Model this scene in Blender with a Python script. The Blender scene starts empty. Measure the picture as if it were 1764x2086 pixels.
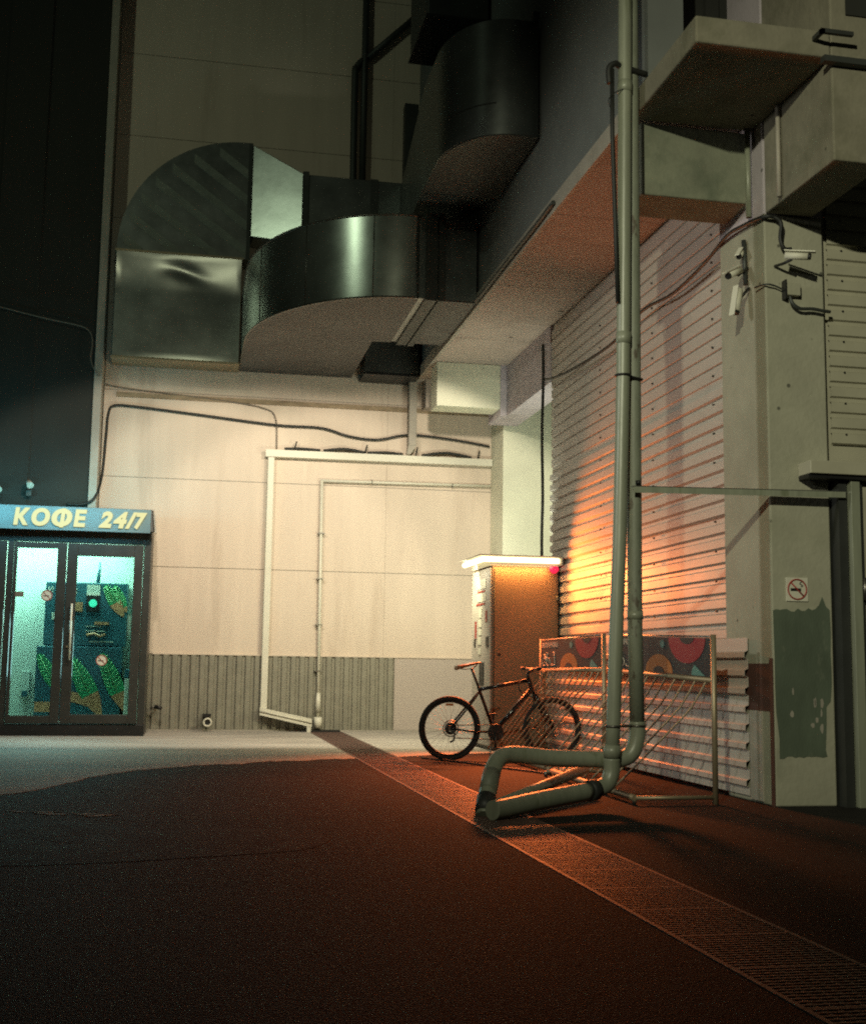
import bpy, bmesh, math, random
from mathutils import Vector, Matrix
random.seed(7)
rad = math.radians
PI = math.pi
sc = bpy.context.scene
COL = sc.collection

# ------------------------------------------------------------------ camera
F_PX, YAW, PITCH, ROLL = 2483.07, 0.195811, 0.1261895, 0.0143482
CAM_H = 1.0
_cy, _sy, _cp, _sp, _cr, _sr = (math.cos(YAW), math.sin(YAW), math.cos(PITCH),
                                math.sin(PITCH), math.cos(ROLL), math.sin(ROLL))
_f0 = Vector((_sy, _cy, 0)); _r0 = Vector((_cy, -_sy, 0)); _u0 = Vector((0, 0, 1))
_fw = _f0 * _cp + _u0 * _sp; _up = _u0 * _cp - _f0 * _sp
_rt = _r0 * _cr + _up * _sr; _uu = _up * _cr - _r0 * _sr
cd = bpy.data.cameras.new("camera")
cam = bpy.data.objects.new("camera", cd); COL.objects.link(cam)
m = Matrix.Identity(4)
for i in range(3):
    m[i][0] = _rt[i]; m[i][1] = _uu[i]; m[i][2] = -_fw[i]
m[2][3] = CAM_H
cam.matrix_world = m
cd.sensor_fit = 'VERTICAL'; cd.sensor_height = 36.0; cd.sensor_width = 36.0
cd.lens = F_PX / 2086.0 * 36.0
cd.clip_start = 0.05; cd.clip_end = 300
sc.camera = cam

# ------------------------------------------------------------------ world, exposure
w = bpy.data.worlds.new("World"); sc.world = w; w.use_nodes = True
nt = w.node_tree; nt.nodes.clear()
wo = nt.nodes.new('ShaderNodeOutputWorld'); wb = nt.nodes.new('ShaderNodeBackground')
wb.inputs[0].default_value = (0.33, 0.36, 0.25, 1); wb.inputs[1].default_value = 0.030
nt.links.new(wb.outputs[0], wo.inputs[0])
sc.view_settings.view_transform = 'Standard'; sc.view_settings.look = 'None'
sc.view_settings.exposure = 0; sc.view_settings.gamma = 1
sc.cycles.use_denoising = False
sc.cycles.use_adaptive_sampling = False
sc.cycles.filter_width = 2.0
sc.cycles.max_bounces = 6; sc.cycles.diffuse_bounces = 3; sc.cycles.glossy_bounces = 3
sc.cycles.sample_clamp_indirect = 1.2; sc.cycles.sample_clamp_direct = 8.0

def lamp(name, kind, loc, energy, color, target=None, **kw):
    d = bpy.data.lights.new(name, kind); d.energy = energy; d.color = color
    for k, v in kw.items(): setattr(d, k, v)
    o = bpy.data.objects.new(name, d); COL.objects.link(o); o.location = loc
    if target is not None:
        o.rotation_euler = (Vector(target) - Vector(loc)).to_track_quat('-Z', 'Y').to_euler()
    return o

# street lamp behind the camera, lighting the right hand pillar and the ducts
lamp('street_lamp_light', 'SPOT', (-3.2, -2.5, 6.8), 3850, (0.96, 0.95, 0.67), (4.9, 8.6, 3.2),
     spot_size=rad(44), spot_blend=1.0, shadow_soft_size=0.12)
lamp('wall_fill_light', 'SPOT', (-8.0, 6.0, 11.5), 570, (0.82, 1.0, 0.68), (0.8, 18.6, 8.4),  # added fill for the upper wall and duct reflections, no lamp there
     spot_size=rad(58), spot_blend=1.0, shadow_soft_size=0.25)
lamp('duct_glint_light', 'SPOT', (0.3, 2.0, 7.4), 190, (1.0, 1.0, 0.66), (-0.1, 18.4, 7.0),  # unseen spot added to put a highlight on the duct drop
     spot_size=rad(34), spot_blend=0.9, shadow_soft_size=0.22)
# added fill without a fixture, off to the left, reaching the shutter wall
lamp('left_fill_light', 'SPOT', (-8.5, 7.5, 5.6), 1750, (0.92, 0.91, 0.82), (4.5, 10.8, 2.9),
     spot_size=rad(38), spot_blend=1.0, shadow_soft_size=0.3)
# wash lamps tucked below the big duct, aimed down at the rear wall
for x, e in ((-0.6, 370), (1.2, 400), (2.9, 400)):
    lamp('wall_wash_light', 'SPOT', (x, 14.05, 5.1), e*1.12, (1.0, 0.885, 0.69), (x, 18.6, 1.25),
         spot_size=rad(88), spot_blend=0.25, shadow_soft_size=0.07)

# ------------------------------------------------------------------ materials
def mat(name, col, rough=0.7, metal=0.0, var=0.12, scale=3.0, bump=0.15, bscale=60.0,
        stain=None, stain_scale=1.2, stain_lo=0.55, stain_hi=0.7, spots=None, spot_scale=5.0,
        emit=None, estr=0.0, stretch=None, spec=0.5):
    mt = bpy.data.materials.new(name); mt.use_nodes = True
    t = mt.node_tree; N = t.nodes; L = t.links
    b = N['Principled BSDF']
    b.inputs['Roughness'].default_value = rough; b.inputs['Metallic'].default_value = metal
    b.inputs['Specular IOR Level'].default_value = spec
    if emit:
        b.inputs['Base Color'].default_value = (*col, 1)
        b.inputs['Emission Color'].default_value = (*emit, 1)
        b.inputs['Emission Strength'].default_value = estr
        return mt
    tc = N.new('ShaderNodeTexCoord'); mp = N.new('ShaderNodeMapping')
    L.new(tc.outputs['Object'], mp.inputs[0])
    if stretch: mp.inputs['Scale'].default_value = stretch
    n1 = N.new('ShaderNodeTexNoise'); n1.inputs['Scale'].default_value = scale
    n1.inputs['Detail'].default_value = 6; n1.inputs['Roughness'].default_value = 0.62
    L.new(mp.outputs[0], n1.inputs['Vector'])
    r = N.new('ShaderNodeMapRange'); r.inputs['From Min'].default_value = 0.28
    r.inputs['From Max'].default_value = 0.72
    r.inputs['To Min'].default_value = 1 - var; r.inputs['To Max'].default_value = 1 + var
    L.new(n1.outputs['Fac'], r.inputs['Value'])
    mul = N.new('ShaderNodeVectorMath'); mul.operation = 'SCALE'
    mul.inputs[0].default_value = col; L.new(r.outputs[0], mul.inputs['Scale'])
    out = mul.outputs[0]
    def blend(out, fac, c):
        mx = N.new('ShaderNodeMix'); mx.data_type = 'RGBA'
        L.new(fac, mx.inputs['Factor']); L.new(out, mx.inputs['A'])
        mx.inputs['B'].default_value = (*c, 1)
        return mx.outputs['Result']
    if stain:
        n2 = N.new('ShaderNodeTexNoise'); n2.inputs['Scale'].default_value = stain_scale
        n2.inputs['Detail'].default_value = 8; n2.inputs['Roughness'].default_value = 0.68
        L.new(mp.outputs[0], n2.inputs['Vector'])
        rr = N.new('ShaderNodeMapRange'); rr.inputs['From Min'].default_value = stain_lo
        rr.inputs['From Max'].default_value = stain_hi
        rr.inputs['To Max'].default_value = 0.8
        L.new(n2.outputs['Fac'], rr.inputs['Value'])
        out = blend(out, rr.outputs[0], stain)
    if spots:
        v = N.new('ShaderNodeTexVoronoi'); v.inputs['Scale'].default_value = spot_scale
        L.new(tc.outputs['Object'], v.inputs['Vector'])
        rr = N.new('ShaderNodeMapRange'); rr.inputs['From Min'].default_value = 0.04
        rr.inputs['From Max'].default_value = 0.07
        rr.inputs['To Min'].default_value = 0.8; rr.inputs['To Max'].default_value = 0
        L.new(v.outputs['Distance'], rr.inputs['Value'])
        out = blend(out, rr.outputs[0], spots)
    L.new(out, b.inputs['Base Color'])
    rv = N.new('ShaderNodeMapRange'); rw = 0.05 if metal > 0.6 else 0.12
    rv.inputs['To Min'].default_value = max(0.05, rough - rw)
    rv.inputs['To Max'].default_value = min(1, rough + rw)
    L.new(n1.outputs['Fac'], rv.inputs['Value']); L.new(rv.outputs[0], b.inputs['Roughness'])
    if bump:
        n3 = N.new('ShaderNodeTexNoise'); n3.inputs['Scale'].default_value = bscale
        n3.inputs['Detail'].default_value = 4
        L.new(mp.outputs[0], n3.inputs['Vector'])
        bp = N.new('ShaderNodeBump'); bp.inputs['Strength'].default_value = bump
        bp.inputs['Distance'].default_value = 0.01
        L.new(n3.outputs['Fac'], bp.inputs['Height']); L.new(bp.outputs[0], b.inputs['Normal'])
    return mt

M = {}
M['wall'] = mat('cream_panel', (0.60, 0.505, 0.41), 0.75, var=0.07, scale=1.6, bump=0.12, bscale=30,
                stain=(0.37, 0.29, 0.22), stain_scale=1.1, stain_lo=0.54, stain_hi=0.85, stretch=(2.2, 1, 0.28))
M['skirt'] = mat('grey_corrugated', (0.21, 0.20, 0.155), 0.55, 0.0, var=0.15, scale=6, bump=0.1)
M['checker'] = mat('patterned_plate', (0.52, 0.45, 0.40), 0.6, var=0.08)
M['dark_wall'] = mat('dark_cladding', (0.020, 0.021, 0.017), 0.85, var=0.3, scale=1.0, stretch=(2, 1, 0.4))
M['trim'] = mat('grey_trim', (0.34, 0.31, 0.26), 0.6, var=0.15, scale=4)
M['metal'] = mat('galvanised_sheet', (0.42, 0.45, 0.42), 0.27, 0.9, var=0.18, scale=2.2, bump=0.13, bscale=2.5)
M['metal_dark'] = mat('aged_galvanised', (0.22, 0.24, 0.23), 0.36, 0.85, var=0.25, scale=2.4, bump=0.2, bscale=4)
M['metal_under'] = mat('shaded_duct_underside', (0.085, 0.08, 0.075), 0.6, 0.4, var=0.3, scale=1.6, bump=0.2, bscale=6, stain=(0.15, 0.15, 0.14), stain_scale=1.2, stain_lo=0.5, stain_hi=0.8)  # shade beneath the ducts put into a darker underside colour
M['crease'] = mat('crease_sheen_paint', (0.20, 0.22, 0.19), 0.5, 0.2, var=0.2, scale=5)  # paler than the elbow, carries the painted sheen of its creases
M['flange'] = mat('duct_flange', (0.06, 0.065, 0.06), 0.55, 0.5, var=0.2)
M['soffit'] = mat('soffit_panel', (0.42, 0.35, 0.30), 0.8, var=0.10, scale=2.0, bump=0.1,
                  stain=(0.22, 0.17, 0.14), stain_scale=1.3, stain_lo=0.55, stain_hi=0.8, spots=(0.05, 0.05, 0.04), spot_scale=1.3)
M['upper'] = mat('upper_render', (0.145, 0.155, 0.15), 0.85, var=0.15, scale=1.5, bump=0.1)
M['concrete_w'] = mat('weathered_concrete', (0.20, 0.185, 0.138), 0.9, var=0.18, scale=3, bump=0.5, bscale=22,
                    stain=(0.12, 0.115, 0.075), stain_scale=2.2, stain_lo=0.5, stain_hi=0.7, spots=(0.03, 0.03, 0.02), spot_scale=3.0)
M['concrete'] = mat('painted_concrete', (0.355, 0.345, 0.265), 0.85, var=0.12, scale=2.5, bump=0.35, bscale=25,
                    stain=(0.27, 0.27, 0.20), stain_scale=1.6, stain_lo=0.52, stain_hi=0.75, spots=(0.04, 0.04, 0.03), spot_scale=3.4)
M['concrete_side'] = mat('side_lit_concrete', (0.48, 0.43, 0.47), 0.85, var=0.10, scale=2.5, bump=0.3, bscale=25,  # cool light on side faces put into this pinkish copy of the concrete
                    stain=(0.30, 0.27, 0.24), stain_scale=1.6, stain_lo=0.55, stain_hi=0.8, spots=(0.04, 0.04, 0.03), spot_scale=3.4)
M['beam'] = mat('mossy_concrete', (0.19, 0.20, 0.145), 0.9, var=0.22, scale=3, bump=0.4, bscale=20,
                stain=(0.09, 0.11, 0.075), stain_scale=2.2, stain_lo=0.48, stain_hi=0.7)
M['pale'] = mat('pale_plaster', (0.66, 0.66, 0.52), 0.8, var=0.06, scale=2.5, bump=0.2,
                stain=(0.45, 0.45, 0.36), stain_scale=2.4, stain_lo=0.6, stain_hi=0.8, spots=(0.2, 0.2, 0.16), spot_scale=2.2)
M['green'] = mat('green_paint', (0.092, 0.116, 0.082), 0.7, var=0.18, scale=4, bump=0.2,
                 stain=(0.20, 0.21, 0.155), stain_scale=3.4, stain_lo=0.58, stain_hi=0.72, stretch=(1.6, 1, 0.7))
M['redband'] = mat('oxide_red_paint', (0.085, 0.036, 0.026), 0.8, var=0.15)
M['shutter'] = mat('cream_corrugated', (0.50, 0.45, 0.40), 0.50, 0.0, var=0.08, scale=3, bump=0.06,
                   stain=(0.32, 0.27, 0.22), stain_scale=1.5, stain_lo=0.58, stain_hi=0.8, stretch=(1, 0.6, 1.4), spec=0.6)
M['siding'] = mat('olive_corrugated', (0.40, 0.38, 0.29), 0.55, var=0.1, scale=3, bump=0.06,
                  stain=(0.24, 0.24, 0.17), stain_scale=1.5, stain_lo=0.58, stain_hi=0.8)
M['pipe'] = mat('green_grey_pipe', (0.25, 0.265, 0.20), 0.38, var=0.18, scale=5, bump=0.1, bscale=30,
                stain=(0.13, 0.145, 0.085), stain_scale=2.5, stain_lo=0.55, stain_hi=0.66, stretch=(3, 3, 0.35), spec=0.6)
M['pipe_rust'] = mat('peeling_pipe', (0.20, 0.215, 0.165), 0.55, var=0.18, scale=6, bump=0.2, bscale=40,
                     stain=(0.07, 0.045, 0.03), stain_scale=4.5, stain_lo=0.57, stain_hi=0.62, stretch=(2, 2, 0.8))
M['frame_dark'] = mat('dark_frame', (0.03, 0.032, 0.03), 0.5, var=0.2)
M['brown'] = mat('brown_frame', (0.032, 0.032, 0.028), 0.45, var=0.15)
M['black'] = mat('black_plastic', (0.012, 0.012, 0.012), 0.45, var=0.2)
M['rubber'] = mat('tyre_rubber', (0.010, 0.010, 0.010), 0.8, var=0.2)
M['bikeframe'] = mat('black_paint_gloss', (0.012, 0.012, 0.012), 0.18, var=0.1, bump=0)
M['steel'] = mat('stainless', (0.36, 0.29, 0.19), 0.5, 0.6, var=0.1, bump=0.05)
M['steel_d'] = mat('dull_steel', (0.20, 0.19, 0.17), 0.4, 0.9, var=0.2)
M['white'] = mat('white_paint', (0.62, 0.60, 0.50), 0.5, var=0.06)
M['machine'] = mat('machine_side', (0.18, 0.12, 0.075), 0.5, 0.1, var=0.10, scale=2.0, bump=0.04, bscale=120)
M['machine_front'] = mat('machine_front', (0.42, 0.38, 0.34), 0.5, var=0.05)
M['board'] = mat('board_dark', (0.028, 0.020, 0.022), 0.6, var=0.1, bump=0)
M['g_red'] = mat('graphic_red', (0.30, 0.018, 0.025), 0.6, var=0.05, bump=0)
M['g_orange'] = mat('graphic_orange', (0.42, 0.14, 0.03), 0.6, var=0.05, bump=0)
M['g_teal'] = mat('graphic_teal', (0.10, 0.24, 0.21), 0.6, var=0.05, bump=0)
M['g_white'] = mat('graphic_cream', (0.55, 0.48, 0.38), 0.6, var=0.03, bump=0)
M['sign_red'] = mat('sign_red', (0.30, 0.035, 0.025), 0.5, var=0.05, bump=0)
M['cable'] = mat('cable_black', (0.012, 0.013, 0.011), 0.6, var=0.1, bump=0)
M['cable_g'] = mat('cable_grey', (0.16, 0.13, 0.10), 0.6, var=0.1, bump=0)
M['saddle'] = mat('saddle_tan', (0.20, 0.07, 0.02), 0.3, var=0.1, bump=0)
M['grate'] = mat('cast_iron', (0.13, 0.078, 0.064), 0.6, 0.4, var=0.25, scale=8, bump=0.2)
M['trench'] = mat('trench_concrete', (0.02, 0.02, 0.02), 0.95)
M['kiosk_in'] = mat('kiosk_wall', (0.60, 0.68, 0.60), 0.6, var=0.04, scale=2, bump=0)
M['cm_body'] = mat('coffee_machine_blue', (0.035, 0.11, 0.14), 0.4, var=0.1, bump=0)
M['leaf'] = mat('leaf_green', (0.03, 0.30, 0.12), 0.5, var=0.15, scale=12, bump=0)
M['leaf_t'] = mat('leaf_orange', (0.50, 0.22, 0.11), 0.5, var=0.15, scale=12, bump=0)
M['leaf_line'] = mat('leaf_line', (0.25, 0.50, 0.22), 0.5, var=0.1, bump=0)
M['letters'] = mat('lit_letters', (0.1, 0.09, 0.04), emit=(1.0, 0.93, 0.45), estr=0.72)
M['lamp'] = mat('lit_lamp', (0.9, 0.9, 0.6), emit=(1.0, 0.90, 0.50), estr=3.2)
M['lamp_in'] = mat('lit_ceiling_panel', (0.9, 0.9, 0.7), emit=(0.80, 1.0, 0.62), estr=1.4)
M['lamp_red'] = mat('lit_red_lamp', (0.8, 0.0, 0.1), emit=(1.0, 0.03, 0.09), estr=0.9)
M['screen'] = mat('lit_screen', (0.1, 0.6, 0.4), emit=(0.02, 0.75, 0.42), estr=0.7)
M['patch'] = mat('dark_asphalt', (0.008, 0.0078, 0.0075), 0.85, spec=0.12, var=0.3, scale=4, bump=0.5, bscale=70)

def ground_mat():
    mt = bpy.data.materials.new('asphalt'); mt.use_nodes = True
    t = mt.node_tree; N = t.nodes; L = t.links; b = N['Principled BSDF']
    tc = N.new('ShaderNodeTexCoord')
    big = N.new('ShaderNodeTexNoise'); big.inputs['Scale'].default_value = 0.55
    big.inputs['Detail'].default_value = 8; big.inputs['Roughness'].default_value = 0.65
    mp = N.new('ShaderNodeMapping'); mp.inputs['Scale'].default_value = (0.45, 1.3, 1)
    L.new(tc.outputs['Object'], mp.inputs[0]); L.new(mp.outputs[0], big.inputs['Vector'])
    fine = N.new('ShaderNodeTexVoronoi'); fine.inputs['Scale'].default_value = 95
    L.new(tc.outputs['Object'], fine.inputs['Vector'])
    gr = N.new('ShaderNodeTexNoise'); gr.inputs['Scale'].default_value = 120
    gr.inputs['Detail'].default_value = 5; L.new(tc.outputs['Object'], gr.inputs['Vector'])
    cr = N.new('ShaderNodeValToRGB'); e = cr.color_ramp.elements
    e[0].position = 0.3; e[0].color = (0.009, 0.0085, 0.0082, 1)
    e[1].position = 0.72; e[1].color = (0.028, 0.0245, 0.0225, 1)
    L.new(big.outputs['Fac'], cr.inputs[0])
    rm = N.new('ShaderNodeMapRange'); rm.inputs['From Min'].default_value = 0.3
    rm.inputs['From Max'].default_value = 0.7
    rm.inputs['To Min'].default_value = 0.6; rm.inputs['To Max'].default_value = 1.5
    L.new(gr.outputs['Fac'], rm.inputs['Value'])
    ml = N.new('ShaderNodeVectorMath'); ml.operation = 'SCALE'
    L.new(cr.outputs[0], ml.inputs[0]); L.new(rm.outputs[0], ml.inputs['Scale'])
    # thin wandering cracks
    wn = N.new('ShaderNodeTexNoise'); wn.inputs['Scale'].default_value = 1.3; wn.inputs['Detail'].default_value = 5
    L.new(tc.outputs['Object'], wn.inputs['Vector'])
    wa = N.new('ShaderNodeVectorMath'); wa.operation = 'MULTIPLY_ADD'
    wa.inputs[1].default_value = (1.1, 1.1, 0); L.new(wn.outputs['Color'], wa.inputs[0]); L.new(tc.outputs['Object'], wa.inputs[2])
    vc = N.new('ShaderNodeTexVoronoi'); vc.feature = 'DISTANCE_TO_EDGE'; vc.inputs['Scale'].default_value = 0.42
    L.new(wa.outputs[0], vc.inputs['Vector'])
    cm_ = N.new('ShaderNodeMapRange'); cm_.inputs['From Min'].default_value = 0.0; cm_.inputs['From Max'].default_value = 0.007
    cm_.inputs['To Min'].default_value = 0.35; cm_.inputs['To Max'].default_value = 1.0
    L.new(vc.outputs['Distance'], cm_.inputs['Value'])
    m2 = N.new('ShaderNodeVectorMath'); m2.operation = 'SCALE'
    L.new(ml.outputs[0], m2.inputs[0]); L.new(cm_.outputs[0], m2.inputs['Scale'])
    L.new(m2.outputs[0], b.inputs['Base Color'])
    b.inputs['Roughness'].default_value = 0.85; b.inputs['Specular IOR Level'].default_value = 0.12
    ad = N.new('ShaderNodeMath'); ad.operation = 'ADD'
    L.new(fine.outputs['Distance'], ad.inputs[0]); L.new(gr.outputs['Fac'], ad.inputs[1])
    bp = N.new('ShaderNodeBump'); bp.inputs['Strength'].default_value = 0.6
    bp.inputs['Distance'].default_value = 0.006
    L.new(ad.outputs[0], bp.inputs['Height']); L.new(bp.outputs[0], b.inputs['Normal'])
    return mt
M['ground'] = ground_mat()

def checker_mat():
    mt = M['checker']; t = mt.node_tree; N = t.nodes; L = t.links; b = N['Principled BSDF']
    tc = N.new('ShaderNodeTexCoord'); mp = N.new('ShaderNodeMapping')
    mp.inputs['Rotation'].default_value = (0, rad(45), 0); mp.inputs['Scale'].default_value = (14, 14, 14)
    L.new(tc.outputs['Object'], mp.inputs[0])
    ck = N.new('ShaderNodeTexBrick'); ck.inputs['Mortar Size'].default_value = 0.09
    sp = N.new('ShaderNodeSeparateXYZ'); cb = N.new('ShaderNodeCombineXYZ')
    L.new(mp.outputs[0], sp.inputs[0]); L.new(sp.outputs[0], cb.inputs[0]); L.new(sp.outputs[2], cb.inputs[1])
    L.new(cb.outputs[0], ck.inputs['Vector'])
    ck.inputs['Scale'].default_value = 1.0
    ck.inputs['Color1'].default_value = (0.56, 0.49, 0.43, 1); ck.inputs['Color2'].default_value = (0.5, 0.43, 0.39, 1)
    ck.inputs['Mortar'].default_value = (0.36, 0.31, 0.27, 1)
    L.new(ck.outputs['Color'], b.inputs['Base Color'])
checker_mat()

def glass_mat():
    mt = bpy.data.materials.new('clear_glass'); mt.use_nodes = True
    t = mt.node_tree; N = t.nodes; L = t.links; N.clear()
    o = N.new('ShaderNodeOutputMaterial'); tr = N.new('ShaderNodeBsdfTransparent')
    tr.inputs[0].default_value = (0.90, 0.97, 0.95, 1)
    gl = N.new('ShaderNodeBsdfGlossy'); gl.inputs['Roughness'].default_value = 0.03
    fr = N.new('ShaderNodeFresnel'); mx = N.new('ShaderNodeMixShader')
    L.new(fr.outputs[0], mx.inputs[0]); L.new(tr.outputs[0], mx.inputs[1]); L.new(gl.outputs[0], mx.inputs[2])
    L.new(mx.outputs[0], o.inputs[0])
    return mt
M['glass'] = glass_mat()

# ------------------------------------------------------------------ mesh builder
class MB:
    def __init__(self):
        self.v = []; self.f = []; self.mi = []; self.sm = []; self.cur = 0
    def face(self, idx, smooth=False):
        self.f.append(idx); self.mi.append(self.cur); self.sm.append(smooth)
    def box(self, x0, x1, y0, y1, z0, z1):
        n = len(self.v)
        self.v += [(x0,y0,z0),(x1,y0,z0),(x1,y1,z0),(x0,y1,z0),(x0,y0,z1),(x1,y0,z1),(x1,y1,z1),(x0,y1,z1)]
        for q in ((0,3,2,1),(4,5,6,7),(0,1,5,4),(1,2,6,5),(2,3,7,6),(3,0,4,7)):
            self.face([n+i for i in q])
        return self
    def hexa(self, a, b):
        """a, b: two matching 4-point rings"""
        n = len(self.v); self.v += [tuple(p) for p in a] + [tuple(p) for p in b]
        self.face([n+3,n+2,n+1,n]); self.face([n+4,n+5,n+6,n+7])
        for i in range(4):
            j = (i+1) % 4; self.face([n+i, n+j, n+4+j, n+4+i])
        return self
    def prism(self, pts, d, smooth_sides=False):
        """extrude a planar polygon (3-D points) by vector d"""
        n = len(self.v); k = len(pts); d = Vector(d)
        if smooth_sides:
            self.v += [tuple(p) for p in pts] + [tuple(Vector(p)+d) for p in pts]
            self.face(list(range(n+k-1, n-1, -1))); self.face(list(range(n+k, n+2*k)))
            n = len(self.v)
        self.v += [tuple(p) for p in pts] + [tuple(Vector(p)+d) for p in pts]
        if not smooth_sides:
            self.face(list(range(n+k-1, n-1, -1))); self.face(list(range(n+k, n+2*k)))
        for i in range(k):
            j = (i+1) % k
            self.face([n+i, n+j, n+k+j, n+k+i], smooth_sides and (Vector(pts[i])-Vector(pts[j])).length < 0.34)
        return self
    def tube(self, path, r, seg=10, cap=True, smooth=True):
        path = [Vector(p) for p in path]; n0 = len(self.v); k = len(path)
        rs = r if isinstance(r, (list, tuple)) else [r]*k
        prev = None
        for i, p in enumerate(path):
            if i == 0: t = path[1]-path[0]
            elif i == k-1: t = path[-1]-path[-2]
            else: t = (path[i+1]-p).normalized() + (p-path[i-1]).normalized()
            t.normalize()
            if prev is None:
                a = Vector((0,0,1)) if abs(t.z) < 0.9 else Vector((1,0,0))
                u = t.cross(a).normalized()
            else:
                u = (prev - t*prev.dot(t)).normalized()
            prev = u; v = t.cross(u)
            for s in range(seg):
                a = 2*PI*s/seg
                self.v.append(tuple(p + (u*math.cos(a)+v*math.sin(a))*rs[i]))
        for i in range(k-1):
            for s in range(seg):
                s2 = (s+1) % seg
                self.face([n0+i*seg+s, n0+i*seg+s2, n0+(i+1)*seg+s2, n0+(i+1)*seg+s], smooth)
        if cap:
            self.face([n0+s for s in range(seg-1,-1,-1)]); self.face([n0+(k-1)*seg+s for s in range(seg)])
        return self
    def ring(self, c, n, R, r, seg=40, sub=8, smooth=True):
        """torus"""
        c = Vector(c); n = Vector(n).normalized()
        a = Vector((0,0,1)) if abs(n.z) < 0.9 else Vector((1,0,0))
        u = n.cross(a).normalized(); v = n.cross(u); n0 = len(self.v)
        for i in range(seg):
            t = 2*PI*i/seg; d = u*math.cos(t)+v*math.sin(t)
            for j in range(sub):
                q = 2*PI*j/sub
                self.v.append(tuple(c + d*(R+r*math.cos(q)) + n*r*math.sin(q)))
        for i in range(seg):
            for j in range(sub):
                i2=(i+1)%seg; j2=(j+1)%sub
                self.face([n0+i*sub+j, n0+i2*sub+j, n0+i2*sub+j2, n0+i*sub+j2], smooth)
        return self
    def build(self, name, mats, parent=None, bevel=0):
        me = bpy.data.meshes.new(name)
        me.from_pydata(self.v, [], self.f)
        if not isinstance(mats, (list, tuple)): mats = [mats]
        for q in mats: me.materials.append(M[q] if isinstance(q, str) else q)
        for p, mi, s in zip(me.polygons, self.mi, self.sm):
            p.material_index = min(mi, len(mats)-1); p.use_smooth = s
        bm = bmesh.new(); bm.from_mesh(me); bmesh.ops.recalc_face_normals(bm, faces=bm.faces)
        bm.to_mesh(me); bm.free()
        o = bpy.data.objects.new(name, me); COL.objects.link(o)
        if parent is not None:
            off = Vector((0,0,0)); q = parent
            while q is not None: off += q.location; q = q.parent
            me.transform(Matrix.Translation(-off)); o.parent = parent
        if bevel:
            b = o.modifiers.new('bevel', 'BEVEL'); b.width = bevel; b.segments = 2; b.limit_method = 'ANGLE'
            b.angle_limit = rad(40)
        return o

def box(*a): return MB().box(*a)
def tag(o, label, cat, group=None):
    o['label'] = label; o['category'] = cat
    if group: o['group'] = group
    return o
def thing(name, label, cat, loc=(0,0,0), group=None):
    o = bpy.data.objects.new(name, None); COL.objects.link(o); o.location = loc
    o.empty_display_size = 0.2
    return tag(o, label, cat, group)
def structure(o):
    o['kind'] = 'structure'; return o
def arc(c, r, a0, a1, n):
    return [(c[0]+r*math.cos(a0+(a1-a0)*i/n), c[1]+r*math.sin(a0+(a1-a0)*i/n)) for i in range(n+1)]
def smooth_path(pts, n=6):
    P = [Vector(p) for p in pts]; out = []
    for i in range(len(P)-1):
        p0 = P[max(i-1,0)]; p1 = P[i]; p2 = P[i+1]; p3 = P[min(i+2,len(P)-1)]
        for k in range(n):
            t = k/n
            out.append(0.5*((2*p1)+(-p0+p2)*t+(2*p0-5*p1+4*p2-p3)*t*t+(-p0+3*p1-3*p2+p3)*t**3))
    out.append(P[-1]); return out
def text_into(mb, body, size, origin, right, up, depth, width=None, shear=0.0, bold=0.0):
    cu = bpy.data.curves.new('txt', 'FONT'); cu.body = body; cu.size = size
    cu.extrude = depth; cu.shear = shear; cu.offset = bold; cu.resolution_u = 3
    o = bpy.data.objects.new('txt', cu); COL.objects.link(o)
    bpy.context.view_layer.update()
    me = bpy.data.meshes.new_from_object(o.evaluated_get(bpy.context.evaluated_depsgraph_get()))
    xs = [v.co.x for v in me.vertices] or [0, 1]
    sx = width/(max(xs)-min(xs)) if width else 1.0
    R_ = Vector(right).normalized(); U = Vector(up).normalized(); Nn = R_.cross(U)
    n = len(mb.v); O = Vector(origin)
    for v in me.vertices:
        mb.v.append(tuple(O + R_*(v.co.x-min(xs))*sx + U*v.co.y + Nn*v.co.z))
    for p in me.polygons: mb.face([n+i for i in p.vertices])
    bpy.data.objects.remove(o); bpy.data.meshes.remove(me)

def ribs(a0, a1, b0, b1, pitch, outer, slope, depth, mapf, phase=0.0):
    """corrugated sheet: profile along a, extruded b0..b1; mapf(a, b, d)->xyz ; d = height of the rib"""
    prof = [(a0, 0.0)]; a = a0 + phase
    while a + outer + 2*slope < a1:
        prof += [(a, 0.0), (a+slope, depth), (a+slope+outer, depth), (a+outer+2*slope, 0.0)]
        a += pitch
    prof.append((a1, 0.0))
    mb = MB(); n = len(prof)
    for bb in (b0, b1):
        for (aa, d) in prof: mb.v.append(tuple(mapf(aa, bb, d)))
        for (aa, d) in prof: mb.v.append(tuple(mapf(aa, bb, d-0.004 if d > 0 else -0.004)))
    for i in range(n-1):
        mb.face([i, i+1, 2*n+i+1, 2*n+i]); mb.face([n+i, 3*n+i, 3*n+i+1, n+i+1])
        mb.face([i, n+i, n+i+1, i+1]); mb.face([2*n+i, 2*n+i+1, 3*n+i+1, 3*n+i])
    mb.face([0, 2*n, 3*n, n]); mb.face([n-1, 2*n-1, 4*n-1, 3*n-1])
    return mb

WY = 18.7      # rear wall plane
WX = 4.5       # shutter wall plane
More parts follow.
